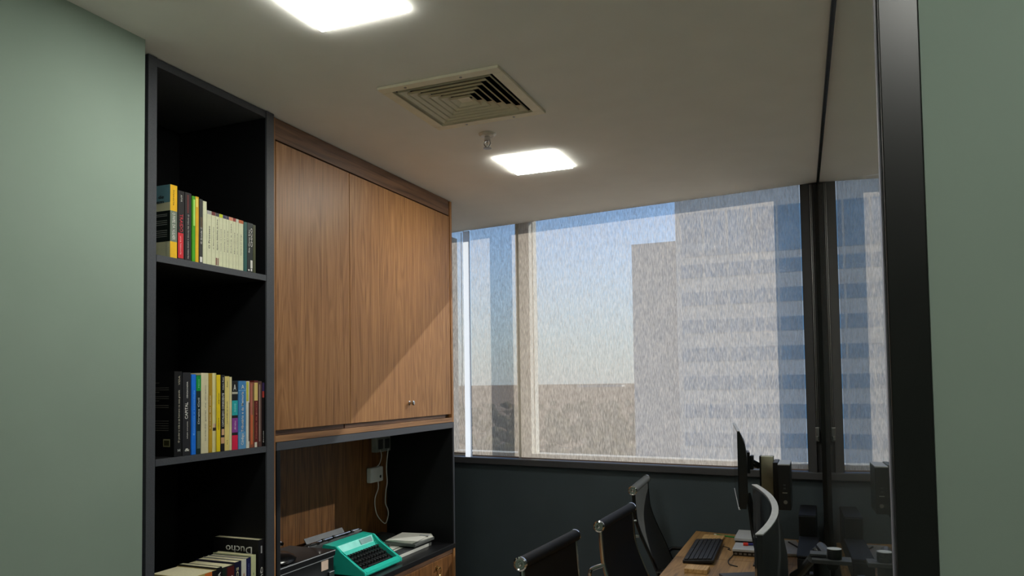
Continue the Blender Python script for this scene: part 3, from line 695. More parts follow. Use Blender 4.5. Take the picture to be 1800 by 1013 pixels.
b, g = book('tallest black book with inverted white cover lettering, rightmost on the lower shelf', SH3, 2.0600, 2.0900, 0.2740, (24, 23, 26), 0.20, bands=[(0.83, 0.92, (170, 170, 175), 0.4, 0.62)], texts=[('QU', 0.50, 0.66, 'down', W, 0.5, 0.42)], group=G3)
front_text(b, g, 'Ducho', 0.085, 0.236, 0.115, 0.026, W, True)

# ------------------------------------------------------------------ things in the niche
CZ = 0.7105
# typewriter
tw = thing('typewriter', 'turquoise portable typewriter with black keys on the black counter', 'typewriter', (-2.0, 2.934, CZ))
TY0, TY1 = 2.778, 3.090
prof = [(-1.842, 0.716), (-1.838, 0.722), (-1.840, 0.734), (-1.958, 0.806), (-1.988, 0.836), (-2.055, 0.842), (-2.062, 0.832), (-2.062, 0.800), (-2.175, 0.795), (-2.180, 0.720), (-2.160, 0.716)]
for (a, b_) in ((TY0, TY0 + 0.016), (TY1 - 0.016, TY1)):
    bm = nb(); prism(bm, prof, 'y', a, b_)
    bmesh.ops.bevel(bm, geom=bm.edges[:], offset=0.0025, segments=2, affect='EDGES')
    obj('side_cheek', bm, M_teal, tw, True)
prism_front = [(-1.842, 0.716), (-1.838, 0.722), (-1.840, 0.734), (-1.858, 0.744), (-1.864, 0.738), (-1.862, 0.716)]
obj('front_rail', prism(nb(), prism_front, 'y', TY0 + 0.0162, TY1 - 0.0162), M_teal, tw)
cover = [(-1.960, 0.780), (-1.961, 0.790), (-1.976, 0.806), (-1.994, 0.834), (-2.055, 0.840), (-2.060, 0.830), (-2.060, 0.790), (-1.99, 0.77)]
obj('ribbon_cover', prism(nb(), cover, 'y', TY0 + 0.0162, TY1 - 0.0162), M_teal, tw)
obj('cover_panel', prism(nb(), [(-1.9778, 0.8105), (-1.9908, 0.8305), (-1.9898, 0.8312), (-1.9768, 0.8112)], 'y', 2.96, 3.055), mat('smoked_panel', (20, 120, 110), 0.3), tw)
obj('base_plate', box(nb(), -2.175, -1.863, TY0 + 0.0162, TY1 - 0.0162, CZ + 0.002, 0.722), M_plastic, tw)
obj('back_shell', box(nb(), -2.178, -2.064, TY0 + 0.0162, TY1 - 0.0162, 0.7225, 0.797), mat('dark_teal_enamel', (24, 110, 98), 0.35), tw)
obj('key_bed', prism(nb(), [(-1.866, 0.730), (-1.959, 0.784), (-1.959, 0.774), (-1.866, 0.7225)], 'y', TY0 + 0.018, TY1 - 0.018), M_plastic, tw)
for r in range(4):
    fx = -1.888 - r * 0.0205; fz = 0.755 + r * 0.0125
    nk = 11 if r < 3 else 12
    for k in range(nk):
        yk = TY0 + 0.033 + (r % 2) * 0.007 + k * (0.252 / nk)
        bm = nb(); lathe(bm, [(0.0025, -0.014), (0.0025, -0.003), (0.0080, -0.002), (0.0086, 0.001), (0.0072, 0.0026)], (fx, yk, fz), 10)
        obj('key', bm, M_plastic, tw, True)
obj('space_bar', box(nb(), -1.876, -1.868, TY0 + 0.07, TY1 - 0.06, 0.741, 0.747, 0.002), M_plastic, tw)
bm = nb(); tube(bm, [(-2.115, 2.745, 0.828), (-2.115, 3.125, 0.828)], 0.017, 18)
obj('platen', bm, mat('grey_rubber_platen', (84, 84, 82), 0.6), tw, True)
for y0_, y1_ in ((2.722, 2.744), (3.126, 3.150)):
    bm = nb(); tube(bm, [(-2.115, y0_, 0.828), (-2.115, y1_, 0.828)], 0.015, 16)
    obj('platen_knob', bm, M_plastic, tw, True)
bm = nb(); tube(bm, [(-2.088, 2.765, 0.850), (-2.088, 3.10, 0.850)], 0.0035, 8)
obj('paper_bail', bm, M_chrome, tw, True)
bm = nb()
for y_ in (2.82, 2.90, 3.04): tube(bm, [(-2.088, y_ - 0.006, 0.850), (-2.088, y_ + 0.006, 0.850)], 0.007, 12)
obj('bail_roller', bm, M_plastic, tw, True)
obj('carriage_rail', box(nb(), -2.135, -2.066, 2.752, 3.118, 0.799, 0.809, 0.002), M_silver, tw)
obj('paper_table', prism(nb(), [(-2.140, 0.812), (-2.168, 0.856), (-2.1705, 0.855), (-2.1425, 0.811)], 'y', 2.79, 3.08), M_dkgrey, tw)
bm = nb(); tube(bm, smooth_pts([(-2.10, 2.742, 0.845), (-2.075, 2.728, 0.856), (-2.03, 2.722, 0.866)]), 0.0026, 8)
obj('carriage_lever', bm, M_chrome, tw, True)
bm = nb(); tube(bm, [(-1.915, 3.0902, 0.775), (-1.915, 3.102, 0.782)], 0.005, 10)
obj('side_lever', bm, M_plastic, tw, True)
# black box left of it
bxm = mat('black_satin_box', (22, 22, 24), 0.35, var=0.06, spec=0.5)
ab = thing('storage_box', 'low black storage box with a small pale sticker beside the typewriter', 'box', (-2.05, 2.46, CZ))
obj('body', box(nb(), -2.185, -1.952, 2.215, 2.712, CZ + 0.0005, 0.815, 0.002), bxm, ab)
obj('lid', box(nb(), -2.188, -1.946, 2.212, 2.7165, 0.817, 0.842, 0.003), bxm, ab)
obj('edge_glint', box(nb(), -1.9459, -1.9445, 2.214, 2.7145, 0.8375, 0.8405), M_silver, ab)  # both silver strips imitate highlights along the box edges
obj('edge_glint', box(nb(), -1.9519, -1.9500, 2.217, 2.7100, 0.8115, 0.8140), M_silver, ab)
obj('sticker', box(nb(), -1.9518, -1.9512, 2.625, 2.672, 0.768, 0.808), mat('peach_sticker', (222, 196, 176), 0.6), ab)
obj('clasp', box(nb(), -1.9518, -1.945, 2.672, 2.708, 0.730, 0.755, 0.002), M_steel, ab)
tag(obj('round_case', lathe(nb(), [(0.02, 0.0), (0.095, 0.0), (0.104, 0.006), (0.106, 0.013), (0.100, 0.020), (0.080, 0.030), (0.03, 0.036)], (-2.055, 2.425, 0.8425), 40), mat('glossy_black_case', (16, 16, 17), 0.2, spec=0.6), None, True), 'glossy black round case lying on the black storage box', 'case')
# papers and folders to the right of the typewriter
fo = thing('box_file', 'flat dark box file with a white edge right of the typewriter', 'box file', (-2.0, 3.3, CZ))
obj('board', box(nb(), -2.15, -1.893, 3.115, 3.470, CZ + 0.0005, 0.733, 0.001), M_dkgrey, fo)
obj('label_strip', box(nb(), -1.8925, -1.8905, 3.115, 3.470, CZ + 0.001, 0.7265), M_paper, fo)
obj('label_strip', box(nb(), -1.960, -1.945, 3.118, 3.35, 0.7332, 0.7342), M_paper, fo)
pp = nb()
for k in range(5):
    a = 0.05 * (k - 2)
    box(pp, -0.10, 0.10, -0.14, 0.14, 0.0012 * k, 0.0012 * k + 0.0009, 0, Matrix.Translation((-2.065, 3.265, 0.7335)) @ Matrix.Rotation(a, 4, 'Z'))
tag(obj('paper_sheaf', pp, M_paper), 'loose sheaf of white papers on the box file', 'papers')
tr = thing('letter_tray', 'shallow grey tray heaped with white papers at the niche right', 'tray', (-1.94, 3.36, 0.741))
obj('tray_shell', box(nb(), -2.045, -1.872, 3.268, 3.470, 0.7412, 0.757, 0.003), mat('grey_tray', (96, 98, 94), 0.45), tr)
bm = nb()
for k in range(6):
    box(bm, -0.082, 0.082, -0.095, 0.095, 0.0020 * k, 0.0020 * k + 0.0016, 0, Matrix.Translation((-1.962, 3.37, 0.7574)) @ Matrix.Rotation(0.04 * (k - 2), 4, 'Z'))
obj('papers', bm, M_paper, tr)
obj('clip', box(nb(), -1.925, -1.875, 3.405, 3.425, 0.7692, 0.773, 0.001), M_silver, tr)
tag(obj('hole_punch', prism(nb(), [(-2.16, 0.7412), (-2.055, 0.7412), (-2.055, 0.756), (-2.075, 0.772), (-2.15, 0.776), (-2.16, 0.766)], 'y', 3.335, 3.405), M_plastic), 'small black hole punch beside the paper tray', 'hole punch')
# socket, adapter, cables at the back of the niche
sb = thing('socket_box', 'grey double socket box high on the niche back panel', 'socket', (-2.19, 3.45, 1.22))
obj('box', box(nb(), -2.2035, -2.172, 3.395, 3.535, 1.188, 1.268, 0.002), mat('grey_metal_box', (168, 170, 165), 0.5), sb)
obj('outlet', box(nb(), -2.1718, -2.165, 3.410, 3.452, 1.203, 1.255, 0.003), M_dkgrey, sb)
obj('outlet', box(nb(), -2.1718, -2.165, 3.475, 3.518, 1.203, 1.255, 0.003), M_dkgrey, sb)
ad = thing('power_adapter', 'square white power adapter hanging by its cable in the niche', 'adapter', (-2.19, 3.40, 1.06))
obj('casing', box(nb(), -2.2025, -2.172, 3.345, 3.462, 1.034, 1.112, 0.006), M_white, ad)
bm = nb(); lathe(bm, [(0.008, 0.0), (0.008, 0.0008)], seg=16, M=axes((-2.1718, 3.432, 1.060), (0, 1, 0), (0, 0, 1), (1, 0, 0)))
obj('logo_dot', bm, M_plastic, ad)
bm = nb(); tube(bm, smooth_pts([(-2.168, 3.425, 1.202), (-2.16, 3.425, 1.17), (-2.165, 3.415, 1.13), (-2.18, 3.41, 1.113)]), 0.0024, 6)
obj('power_lead', bm, M_white, ad, True)
bm = nb(); tube(bm, smooth_pts([(-2.185, 3.43, 1.0335), (-2.185, 3.43, 0.995), (-2.188, 3.405, 0.95), (-2.188, 3.405, 0.90), (-2.188, 3.43, 0.850), (-2.188, 3.50, 0.800), (-2.186, 3.528, 0.835), (-2.186, 3.526, 0.870), (-2.188, 3.505, 0.91), (-2.188, 3.51, 0.97), (-2.185, 3.52, 1.02), (-2.18, 3.505, 1.10), (-2.162, 3.495, 1.20)]), 0.0026, 6)
obj('cable_loop', bm, M_white, ad, True)

# ------------------------------------------------------------------ desks
def desk(label, y0, y1, skew=False):
    r = thing('desk', label, 'desk', (-0.31, (y0 + y1) / 2, 0))
    def xr(y): return px_(y) - 0.030
    far = [(xr(y1), wy(xr(y1), -0.035)), (-0.632, wy(-0.632, -0.035))] if skew else [(xr(y1), y1), (-0.632, y1)]
    P = [(-0.632, y0), (xr(y0), y0)] + far
    obj('tabletop', prism(nb(), P, 'z', 0.722, 0.750), W_desk, r)
    for y_ in (y0 + 0.05, (y1 if not skew else 4.0) - 0.09):
        for x_ in (-0.60, -0.09):
            obj('leg', box(nb(), x_, x_ + 0.04, y_, y_ + 0.04, 0.0, 0.7215), M_blackmetal, r)
    obj('modesty_rail', box(nb(), -0.085, -0.07, y0 + 0.092, (y1 if not skew else 4.0) - 0.092, 0.45, 0.7215), M_blackmetal, r)
    return r
desk('oak veneer desk against the dark window wall, under the keyboard', 3.452, 4.1, True)
desk('oak veneer desk nearer the viewer, carrying the curved monitor', 1.45, 3.449)

# ------------------------------------------------------------------ chairs
def make_chair(label, panel, loc, rz):
    r = thing('office_chair', label, 'chair', (0, 0, 0), 'office chairs along the desk')
    hw = 0.222
    P = [(0.000, 1.000), (0.004, 0.93), (0.012, 0.86), (0.040, 0.78), (0.085, 0.68), (0.125, 0.58), (0.150, 0.515), (0.185, 0.478), (0.26, 0.462), (0.40, 0.462), (0.52, 0.470), (0.585, 0.455)]
    S = smooth_pts([(x, 0, z) for x, z in P], 4)
    def sheet(bm, pts, w_, th, dip):
        rows = []
        for i, p in enumerate(pts):
            d = (pts[min(i + 1, len(pts) - 1)] - pts[max(i - 1, 0)]).normalized(); nrm = Vector((-d.z, 0, d.x))
            a = []
            for j in range(9):
                f = j / 4.0 - 1.0
                c_ = p - nrm * dip * (1 - f * f) + Vector((0, f * w_, 0))
                a.append((bm.verts.new(c_ + nrm * th / 2), bm.verts.new(c_ - nrm * th / 2)))
            rows.append(a)
        for i in range(len(rows) - 1):
            for j in range(8):
                for s in (0, 1):
                    bm.faces.new((rows[i][j][s], rows[i][j + 1][s], rows[i + 1][j + 1][s], rows[i + 1][j][s]))
            for j in (0, 8):
                bm.faces.new((rows[i][j][0], rows[i][j][1], rows[i + 1][j][1], rows[i + 1][j][0]))
        for i in (0, -1):
            for j in range(8): bm.faces.new((rows[i][j][0], rows[i][j + 1][0], rows[i][j + 1][1], rows[i][j][1]))
        return bm
    kb = 26
    obj('backrest', sheet(nb(), S[:kb], hw - 0.010, 0.010, 0.012), panel, r, True)
    obj('seat', sheet(nb(), S[kb:], hw - 0.010, 0.024, 0.010), M_leather, r, True)
    bm = nb(); tube(bm, smooth_pts([(-0.002, -hw - 0.002, 1.006), (-0.006, 0, 1.004), (-0.002, hw + 0.002, 1.006)], 5), 0.0195, 18)
    obj('head_roll', bm, panel if panel is M_mesh else M_leather, r, True)
    for s in (-1, 1):
        bm = nb()
        a = s * (hw + 0.0022)
        MX = axes((-0.002, a, 1.006), (1, 0, 0), (0, 0, 1), (0, s, 0))
        lathe(bm, [(0.021, -0.004), (0.0215, 0.003), (0.017, 0.006), (0.015, 0.004), (0.008, 0.004), (0.006, 0.007), (0.003, 0.008)], seg=20, M=MX)
        obj('end_cap', bm, M_chrome, r, True)
        bm = nb(); tube(bm, [p + Vector((0, s * (hw - 0.004), 0)) for p in S], 0.0085, 8)
        obj('side_rail', bm, M_blackmetal if panel is M_mesh else M_chrome, r, True)
        bm = nb(); tube(bm, smooth_pts([(0.012, s * hw, 0.865), (-0.028, s * (hw + 0.016), 0.850), (-0.036, s * (hw + 0.018), 0.828), (-0.026, s * (hw + 0.016), 0.800), (0.022, s * hw, 0.795)], 5), 0.0075, 10)
        obj('back_bracket', bm, M_chrome, r, True)
        bm = nb(); tube(bm, smooth_pts([(0.105, s * hw, 0.635), (0.13, s * (hw + 0.024), 0.645), (0.22, s * (hw + 0.030), 0.640), (0.36, s * (hw + 0.030), 0.630), (0.405, s * (hw + 0.024), 0.58), (0.41, s * (hw + 0.006), 0.485)], 5), 0.0095, 10)
        obj('armrest', bm, M_blackmetal, r, True)
    bm = nb(); box(bm, 0.27, 0.49, -0.16, 0.16, 0.425, 0.445, 0.004); box(bm, 0.33, 0.43, -0.05, 0.05, 0.385, 0.4245, 0.004)
    obj('tilt_plate', bm, M_plastic, r)
    obj('gas_column', lathe(nb(), [(0.028, 0.10), (0.028, 0.26), (0.018, 0.262), (0.018, 0.384)], (0.38, 0, 0), 16), M_chrome, r, True)
    bm = nb()
    for k in range(5):
        a = 2 * PI * k / 5 + 0.3
        tube(bm, [(0.38 + 0.02 * math.cos(a), 0.02 * math.sin(a), 0.115), (0.38 + 0.29 * math.cos(a), 0.29 * math.sin(a), 0.078)], [0.024, 0.014], 8)
    obj('star_base', bm, M_chrome, r, True)
    for k in range(5):
        a = 2 * PI * k / 5 + 0.3
        bm = nb()
        cx, cy = 0.38 + 0.285 * math.cos(a), 0.285 * math.sin(a)
        tube(bm, [(cx - 0.02 * math.sin(a), cy + 0.02 * math.cos(a), 0.0275), (cx + 0.02 * math.sin(a), cy - 0.02 * math.cos(a), 0.0275)], 0.027, 14)
        obj('caster', bm, M_plastic, r, True)
    r.location = loc; r.rotation_euler = (0, 0, rz)
    return r
c1 = make_chair('black leather office chair nearest the viewer', M_leather, (-0.824, 2.311, 0), -0.06)
dup(c1, (-0.768, 2.944, 0), -0.033, 'black leather office chair in the middle, with a chrome arm in view')
make_chair('grey mesh office chair farthest away by the dark window wall', M_mesh, (-0.850, 3.735, 0.022), 0.07)

# ------------------------------------------------------------------ monitors and the desk things
def at(p, dx=0, dy=0, dz=0): return Vector(p)
mo = thing('monitor', 'black flat monitor seen edge on before the blind, held by an arm', 'monitor', (-0.34, 3.4, 0.75))
a0 = Vector((-0.314, 3.10, 0)); a1 = Vector((-0.393, 3.70, 0)); ex = (a1 - a0).normalized(); en = Vector((ex.y, -ex.x, 0))   # en points to the back (+x)
if en.x < 0: en = -en
MM = axes((a0.x, a0.y, 1.033), ex, en, Vector((0, 0, 1)))
Wd, Hh = 0.605, 0.304
bm = nb()
n = 12
prev = None
front, back = [], []
rowsF = []
for i in range(n + 1):
    f = i / n; row = []
    for j in range(7):
        g_ = j / 6
        thk = 0.010 + (0.025 + 0.010 * math.sin(PI * f)) * min(1.0, (1.0 - g_) / 0.30) ** 0.5 * (0.75 if j == 0 else 1.0)
        row.append((bm.verts.new(MM @ Vector((f * Wd, 0.003, g_ * Hh))), bm.verts.new(MM @ Vector((f * Wd, thk, g_ * Hh)))))
    rowsF.append(row)
for i in range(n):
    for j in range(6):
        for s in (0, 1): bm.faces.new((rowsF[i][j][s], rowsF[i + 1][j][s], rowsF[i + 1][j + 1][s], rowsF[i][j + 1][s]))
for i in range(n):
    for j in (0, 6): bm.faces.new((rowsF[i][j][0], rowsF[i][j][1], rowsF[i + 1][j][1], rowsF[i + 1][j][0]))
for j in range(6):
    for i in (0, n): bm.faces.new((rowsF[i][j][0], rowsF[i][j][1], rowsF[i][j + 1][1], rowsF[i][j + 1][0]))
obj('housing', bm, M_plastic, mo, True)
obj('screen', box(nb(), 0.004, Wd - 0.004, 0.0, 0.0028, 0.006, Hh - 0.002, 0, MM), mat('dark_screen_glass', (30, 31, 34), 0.08, spec=0.6), mo)
obj('top_bezel', box(nb(), 0.0, Wd, 0.0, 0.011, Hh + 0.0003, Hh + 0.003, 0, MM), M_silver, mo)
obj('bottom_bezel', box(nb(), 0.0, Wd, -0.001, 0.006, -0.004, -0.0004, 0, MM), M_silver, mo)
obj('mount_plate', box(nb(), 0.25, 0.35, 0.0455, 0.058, 0.11, 0.20, 0.002, MM), M_plastic, mo)
bm = nb()
for k in range(4):
    tube(bm, smooth_pts([(-0.305 + 0.003 * k, 3.33 + 0.012 * k, 1.06), (-0.295 + 0.006 * k, 3.32 + 0.012 * k, 0.99), (-0.286 + 0.007 * k, 3.31 + 0.012 * k, 0.90), (-0.266 + 0.006 * k, 3.30 + 0.012 * k, 0.80), (-0.255 + 0.008 * k, 3.30 + 0.012 * k, 0.756)], 5), 0.0042, 6)
obj('cable_bundle', bm, M_plastic, mo, True)
# pole with arm
po = thing('monitor_pole', 'beige steel pole with a short black arm holding the flat monitor', 'pole', (-0.222, 3.42, 0.75))
obj('pole', box(nb(), -0.2485, -0.1975, 3.395, 3.450, 0.758, 1.213, 0.002), mat('beige_painted_steel', (176, 172, 148), 0.45), po)
obj('edge_channel', box(nb(), -0.2545, -0.249, 3.392, 3.453, 0.758, 1.214), M_plastic, po)
obj('pole_foot', box(nb(), -0.29, -0.155, 3.36, 3.485, 0.7505, 0.7575, 0.002), M_plastic, po)
bm = nb(); tube(bm, [(-0.2560, 3.425, 1.168), (-0.284, 3.42, 1.183)], 0.014, 10); box(bm, -0.2935, -0.280, 3.395, 3.445, 1.155, 1.215, 0.003)
obj('arm', bm, M_plastic, po, True)
# small computer on the pole
mp_ = thing('mini_computer', 'small black computer box, lit top coloured silver, mounted on the pole', 'computer', (-0.15, 3.34, 1.0))
obj('case', box(nb(), -0.176, -0.1285, 3.300, 3.475, 1.004, 1.188, 0.002), M_plastic, mp_)
obj('lit_top', box(nb(), -0.176, -0.1285, 3.302, 3.475, 1.1882, 1.1925), M_silver, mp_)  # silver plate puts the light on the case top into colour
obj('bracket', box(nb(), -0.1965, -0.1765, 3.325, 3.470, 0.990, 1.196, 0.002), M_plastic, mp_)
bm = nb(); lathe(bm, [(0.008, 0), (0.008, 0.0012), (0.006, 0.0013), (0.0055, 0.0004), (0.0, 0.0004)], seg=18, M=axes((-0.149, 3.2998, 1.037), (1, 0, 0), (0, 0, 1), (0, -1, 0)))
obj('power_button', bm, M_steel, mp_, True)
obj('name_strip', box(nb(), -0.160, -0.141, 3.2988, 3.2998, 1.073, 1.077), M_steel, mp_)
for zz in (1.090, 1.104):
    obj('port', box(nb(), -0.156, -0.147, 3.2985, 3.2998, zz, zz + 0.006), M_dkgrey, mp_)
# curved monitor
cm_ = thing('curved_monitor', 'dark curved monitor with its lit top edge coloured pale, nearest the glass', 'monitor', (-0.16, 2.1, 0.75))
b0 = Vector((-0.139, 1.70, 0)); b1 = Vector((-0.211, 2.50, 0)); L = (b1 - b0).length; ex = (b1 - b0) / L; en = Vector((ex.y, -ex.x, 0))
CM = axes((b0.x, b0.y, 0.0), ex, en, Vector((0, 0, 1)))
Zt, Zb = 1.208, 0.855; sag = 0.046
n = 24
def arc(f): return sag * (1 - (2 * f - 1) ** 2)
levels = [(Zt, 0.0135), (Zt - 0.008, 0.0150), (Zt - 0.05, 0.022), (Zt - 0.12, 0.034), (Zb + 0.08, 0.036), (Zb, 0.020)]
bm = nb(); rows = []
for i in range(n + 1):
    f = i / n; row = []
    for (z, th) in levels:
        t_ = 0.0135 + (th - 0.0135) * (math.sin(PI * f) ** 0.7)
        row.append((bm.verts.new(CM @ Vector((f * L, arc(f) + 0.002, z))), bm.verts.new(CM @ Vector((f * L, arc(f) + t_, z)))))
    rows.append(row)
m_ = len(levels)
for i in range(n):
    for j in range(m_ - 1):
        for s in (0, 1): bm.faces.new((rows[i][j][s], rows[i + 1][j][s], rows[i + 1][j + 1][s], rows[i][j + 1][s]))
    for j in (0, m_ - 1): bm.faces.new((rows[i][j][0], rows[i][j][1], rows[i + 1][j][1], rows[i + 1][j][0]))
for j in range(m_ - 1):
    for i in (0, n): bm.faces.new((rows[i][j][0], rows[i][j][1], rows[i][j + 1][1], rows[i][j + 1][0]))
obj('housing', bm, mat('charcoal_monitor_back', (34, 36, 37), 0.5, var=0.05, scale=150), cm_, True)
bm = nb(); top = []
for i in range(n + 1):
    f = i / n
    top.append([bm.verts.new(CM @ Vector((f * L, arc(f) + d_, z_))) for d_, z_ in ((-0.001, Zt + 0.0004), (0.0150, Zt + 0.0004), (0.0150, Zt + 0.0030), (-0.001, Zt + 0.0030))])
for i in range(n):
    for k in range(4): bm.faces.new((top[i][k], top[i][(k + 1) % 4], top[i + 1][(k + 1) % 4], top[i + 1][k]))
bm.faces.new(top[0]); bm.faces.new(top[-1])
obj('lit_top_edge', bm, mat('lit_edge_grey', (188, 188, 188), 0.5), cm_)  # pale strip paints in the light on the dark monitor's top edge
bm = nb(); sc_ = []
for i in range(n + 1):
    f = 0.006 + 0.988 * i / n
    sc_.append([bm.verts.new(CM @ Vector((f * L, arc(f) + d_, z_))) for d_, z_ in ((-0.0005, Zb + 0.012), (-0.0005, Zt - 0.006), (0.0017, Zt - 0.006), (0.0017, Zb + 0.012))])
for i in range(n):
    for k in range(4): bm.faces.new((sc_[i][k], sc_[i][(k + 1) % 4], sc_[i + 1][(k + 1) % 4], sc_[i + 1][k]))
bm.faces.new(sc_[0]); bm.faces.new(sc_[-1])
obj('screen', bm, mat('dark_screen_glass', (30, 31, 34), 0.08, spec=0.6), cm_)
# arm that carries the curved monitor
ar = thing('support_arm', 'black and steel monitor arm joint between the curved monitor and the glass', 'arm', (-0.03, 1.95, 0.75))
obj('clamp_post', lathe(nb(), [(0.02, 0.0005), (0.02, 0.37), (0.016, 0.375)], (-0.012, 2.02, 0.75), 16), M_plastic, ar, True)
obj('joint_cap', lathe(nb(), [(0.0150, 0.0), (0.0152, 0.018), (0.0135, 0.0205)], (0.016, 1.80, 1.1480), 22), M_plastic, ar, True)
obj('cap_disc', lathe(nb(), [(0.0148, 0.0), (0.0148, 0.0012), (0.012, 0.0016)], (0.016, 1.80, 1.1686), 22), M_silver, ar)
obj('link_plate', box(nb(), -0.030, 0.050, 1.778, 1.826, 1.139, 1.1475, 0.001), M_dkgrey, ar)
obj('link_plate', box(nb(), -0.034, 0.000, 1.800, 1.835, 1.1488, 1.155, 0.001), M_dkgrey, ar)
bm = nb(); tube(bm, [(-0.012, 2.02, 1.126), (0.005, 1.90, 1.130), (0.012, 1.81, 1.130)], 0.012, 10)
obj('lower_link', bm, M_plastic, ar, True)
bm = nb(); tube(bm, [(-0.03, 1.80, 1.1445), (-0.055, 1.86, 1.10), (-0.078, 2.02, 1.05)], 0.010, 10)
obj('upper_link', bm, M_dkgrey, ar, True)
# keyboard
kbd = thing('keyboard', 'black computer keyboard lying along the desk edge', 'keyboard', (-0.515, 3.56, 0.75))
kx0, kx1, ky0, ky1 = -0.587, -0.455, 3.31, 3.765
KM = Matrix.Translation((-0.519, 3.552, 0.7505)) @ Matrix.Rotation(0.03, 4, 'Z') @ Matrix.Rotation(-0.07, 4, 'Y')
obj('case', box(nb(), -0.066, 0.066, -0.226, 0.226, 0.004, 0.018, 0.003, KM), M_plastic, kbd)
km = mat('grey_keycap', (40, 41, 43), 0.45, var=0.05)
for r in range(6):
    for k in range(19):
        if r == 0 and 5 <= k <= 9: 
            if k == 5: obj('space_bar', box(nb(), -0.058, -0.042, -0.106, 0.006, 0.0182, 0.024, 0.001, KM), km, kbd)
            continue
        x_ = -0.058 + r * 0.0195; y_ = -0.219 + k * 0.0230
        obj('key', box(nb(), x_, x_ + 0.0165, y_, y_ + 0.0195, 0.0182, 0.024, 0.0015 if r < 2 else 0, KM), km, kbd)
bm = nb(); tube(bm, smooth_pts([(-0.452, 3.70, 0.756), (-0.42, 3.68, 0.753), (-0.425, 3.655, 0.753), (-0.41, 3.64, 0.753)]), 0.0022, 6)
obj('cable', bm, M_plastic, kbd, True)
def blk(name, label, cat, x0, x1, y0, y1, z0, z1, m, rz=0.0, bev=0.002):
    c_ = ((x0 + x1) / 2, (y0 + y1) / 2)
    MX = Matrix.Translation((c_[0], c_[1], 0)) @ Matrix.Rotation(rz, 4, 'Z') @ Matrix.Translation((-c_[0], -c_[1], 0))
    return tag(obj(name, box(nb(), x0, x1, y0, y1, z0, z1, bev, MX), m), label, cat)
blk('wooden_block', 'pale wooden block on the desk in front of the keyboard', 'wooden block', -0.545, -0.452, 3.165, 3.245, 0.7505, 0.768, W_pale)
blk('wooden_tray', 'flat wooden tray at the far end of the keyboard', 'tray', -0.570, -0.470, 3.815, 3.925, 0.7505, 0.763, W_pale)
pn = thing('pencil', 'green pencil with a white end lying by the dark window wall', 'pencil', (-0.47, 3.955, 0.7505))
bm = nb(); tube(bm, [(-0.515, 3.968, 0.7545), (-0.402, 3.930, 0.7545)], 0.0038, 6); obj('shaft', bm, mat('green_lacquer', (40, 130, 62), 0.35), pn)
bm = nb(); tube(bm, [(-0.5155, 3.9682, 0.7545), (-0.527, 3.972, 0.7545)], 0.0040, 8); obj('end_ferrule', bm, M_white, pn)
s1 = thing('external_drive', 'flat silver slab with a black underside, upper one in the pair by the monitor', 'drive', (-0.35, 3.83, 0.75))
obj('shell', box(nb(), -0.402, -0.262, 3.715, 3.925, 0.782, 0.796, 0.002), M_silver, s1)
obj('underside', box(nb(), -0.398, -0.266, 3.72, 3.92, 0.7505, 0.7815), M_plastic, s1)
s2 = thing('docking_station', 'silver docking station with ports on its black front edge', 'dock', (-0.33, 3.6, 0.75))
obj('shell', box(nb(), -0.393, -0.265, 3.54, 3.685, 0.770, 0.782, 0.002), M_silver, s2)
obj('port_block', box(nb(), -0.390, -0.268, 3.545, 3.68, 0.7505, 0.7695, 0.001), M_plastic, s2)
for k in range(6):
    obj('port', box(nb(), -0.384 + k * 0.020, -0.372 + k * 0.020, 3.5432, 3.5448, 0.756, 0.764), M_steel, s2)
bm = nb(); tube(bm, smooth_pts([(-0.386, 3.542, 0.759), (-0.392, 3.50, 0.754), (-0.398, 3.43, 0.753), (-0.385, 3.36, 0.753), (-0.350, 3.33, 0.753)]), 0.0024, 6)
obj('cable', bm, M_plastic, s2, True)
mk = thing('marker_pen', 'blue marker with a red cap lying on the docking station', 'marker', (-0.32, 3.62, 0.782))
bm = nb(); tube(bm, [(-0.352, 3.618, 0.7895), (-0.331, 3.621, 0.7895)], 0.0072, 12); obj('cap', bm, mat('red_cap', (225, 60, 40), 0.4), mk, True)
bm = nb(); tube(bm, [(-0.3305, 3.621, 0.7895), (-0.262, 3.630, 0.7895)], 0.0056, 12); obj('barrel', bm, mat('blue_barrel', (36, 40, 110), 0.4), mk, True)
blk('closed_laptop', 'dark grey closed laptop on the near desk below the curved monitor', 'laptop', -0.35, -0.15, 2.92, 3.18, 0.7505, 0.772, M_dkgrey, 0.5)
# papers with a black pen beyond the pole
blk('notebook', 'grey notebook on the desk behind the curved monitor', 'notebook', -0.20, -0.11, 3.60, 3.90, 0.7505, 0.765, M_silver, 0.15)
bm = nb(); tube(bm, [(-0.165, 3.83, 0.769), (-0.095, 3.66, 0.769)], 0.0035, 8)
tag(obj('stylus', bm, M_plastic, None, True), 'thin black stylus resting across the grey notebook', 'stylus')
hd = thing('power_strip', 'black power strip with white plugs on the desk beside the glass', 'power strip', (-0.1, 3.0, 0.75))
obj('body', box(nb(), -0.077, -0.017, 2.80, 3.15, 0.7505, 0.785, 0.003), M_plastic, hd)
for k in range(3):
    obj('plug', box(nb(), -0.061, -0.033, 2.84 + k * 0.1, 2.88 + k * 0.1, 0.7852, 0.815, 0.003), M_white if k == 0 else M_plastic, hd)
bm = nb(); tube(bm, smooth_pts([(-0.047, 2.86, 0.815), (-0.051, 2.82, 0.84), (-0.058, 2.74, 0.80), (-0.063, 2.66, 0.756)]), 0.004, 8)
obj('lead', bm, M_white, hd, True)
cbx = thing('cable_box', 'long black cable box on the desk beside the glass partition', 'cable box', (-0.09, 3.37, 0.75))
obj('tray', box(nb(), -0.108, -0.030, 3.20, 3.60, 0.7505, 0.835, 0.006), M_black, cbx)
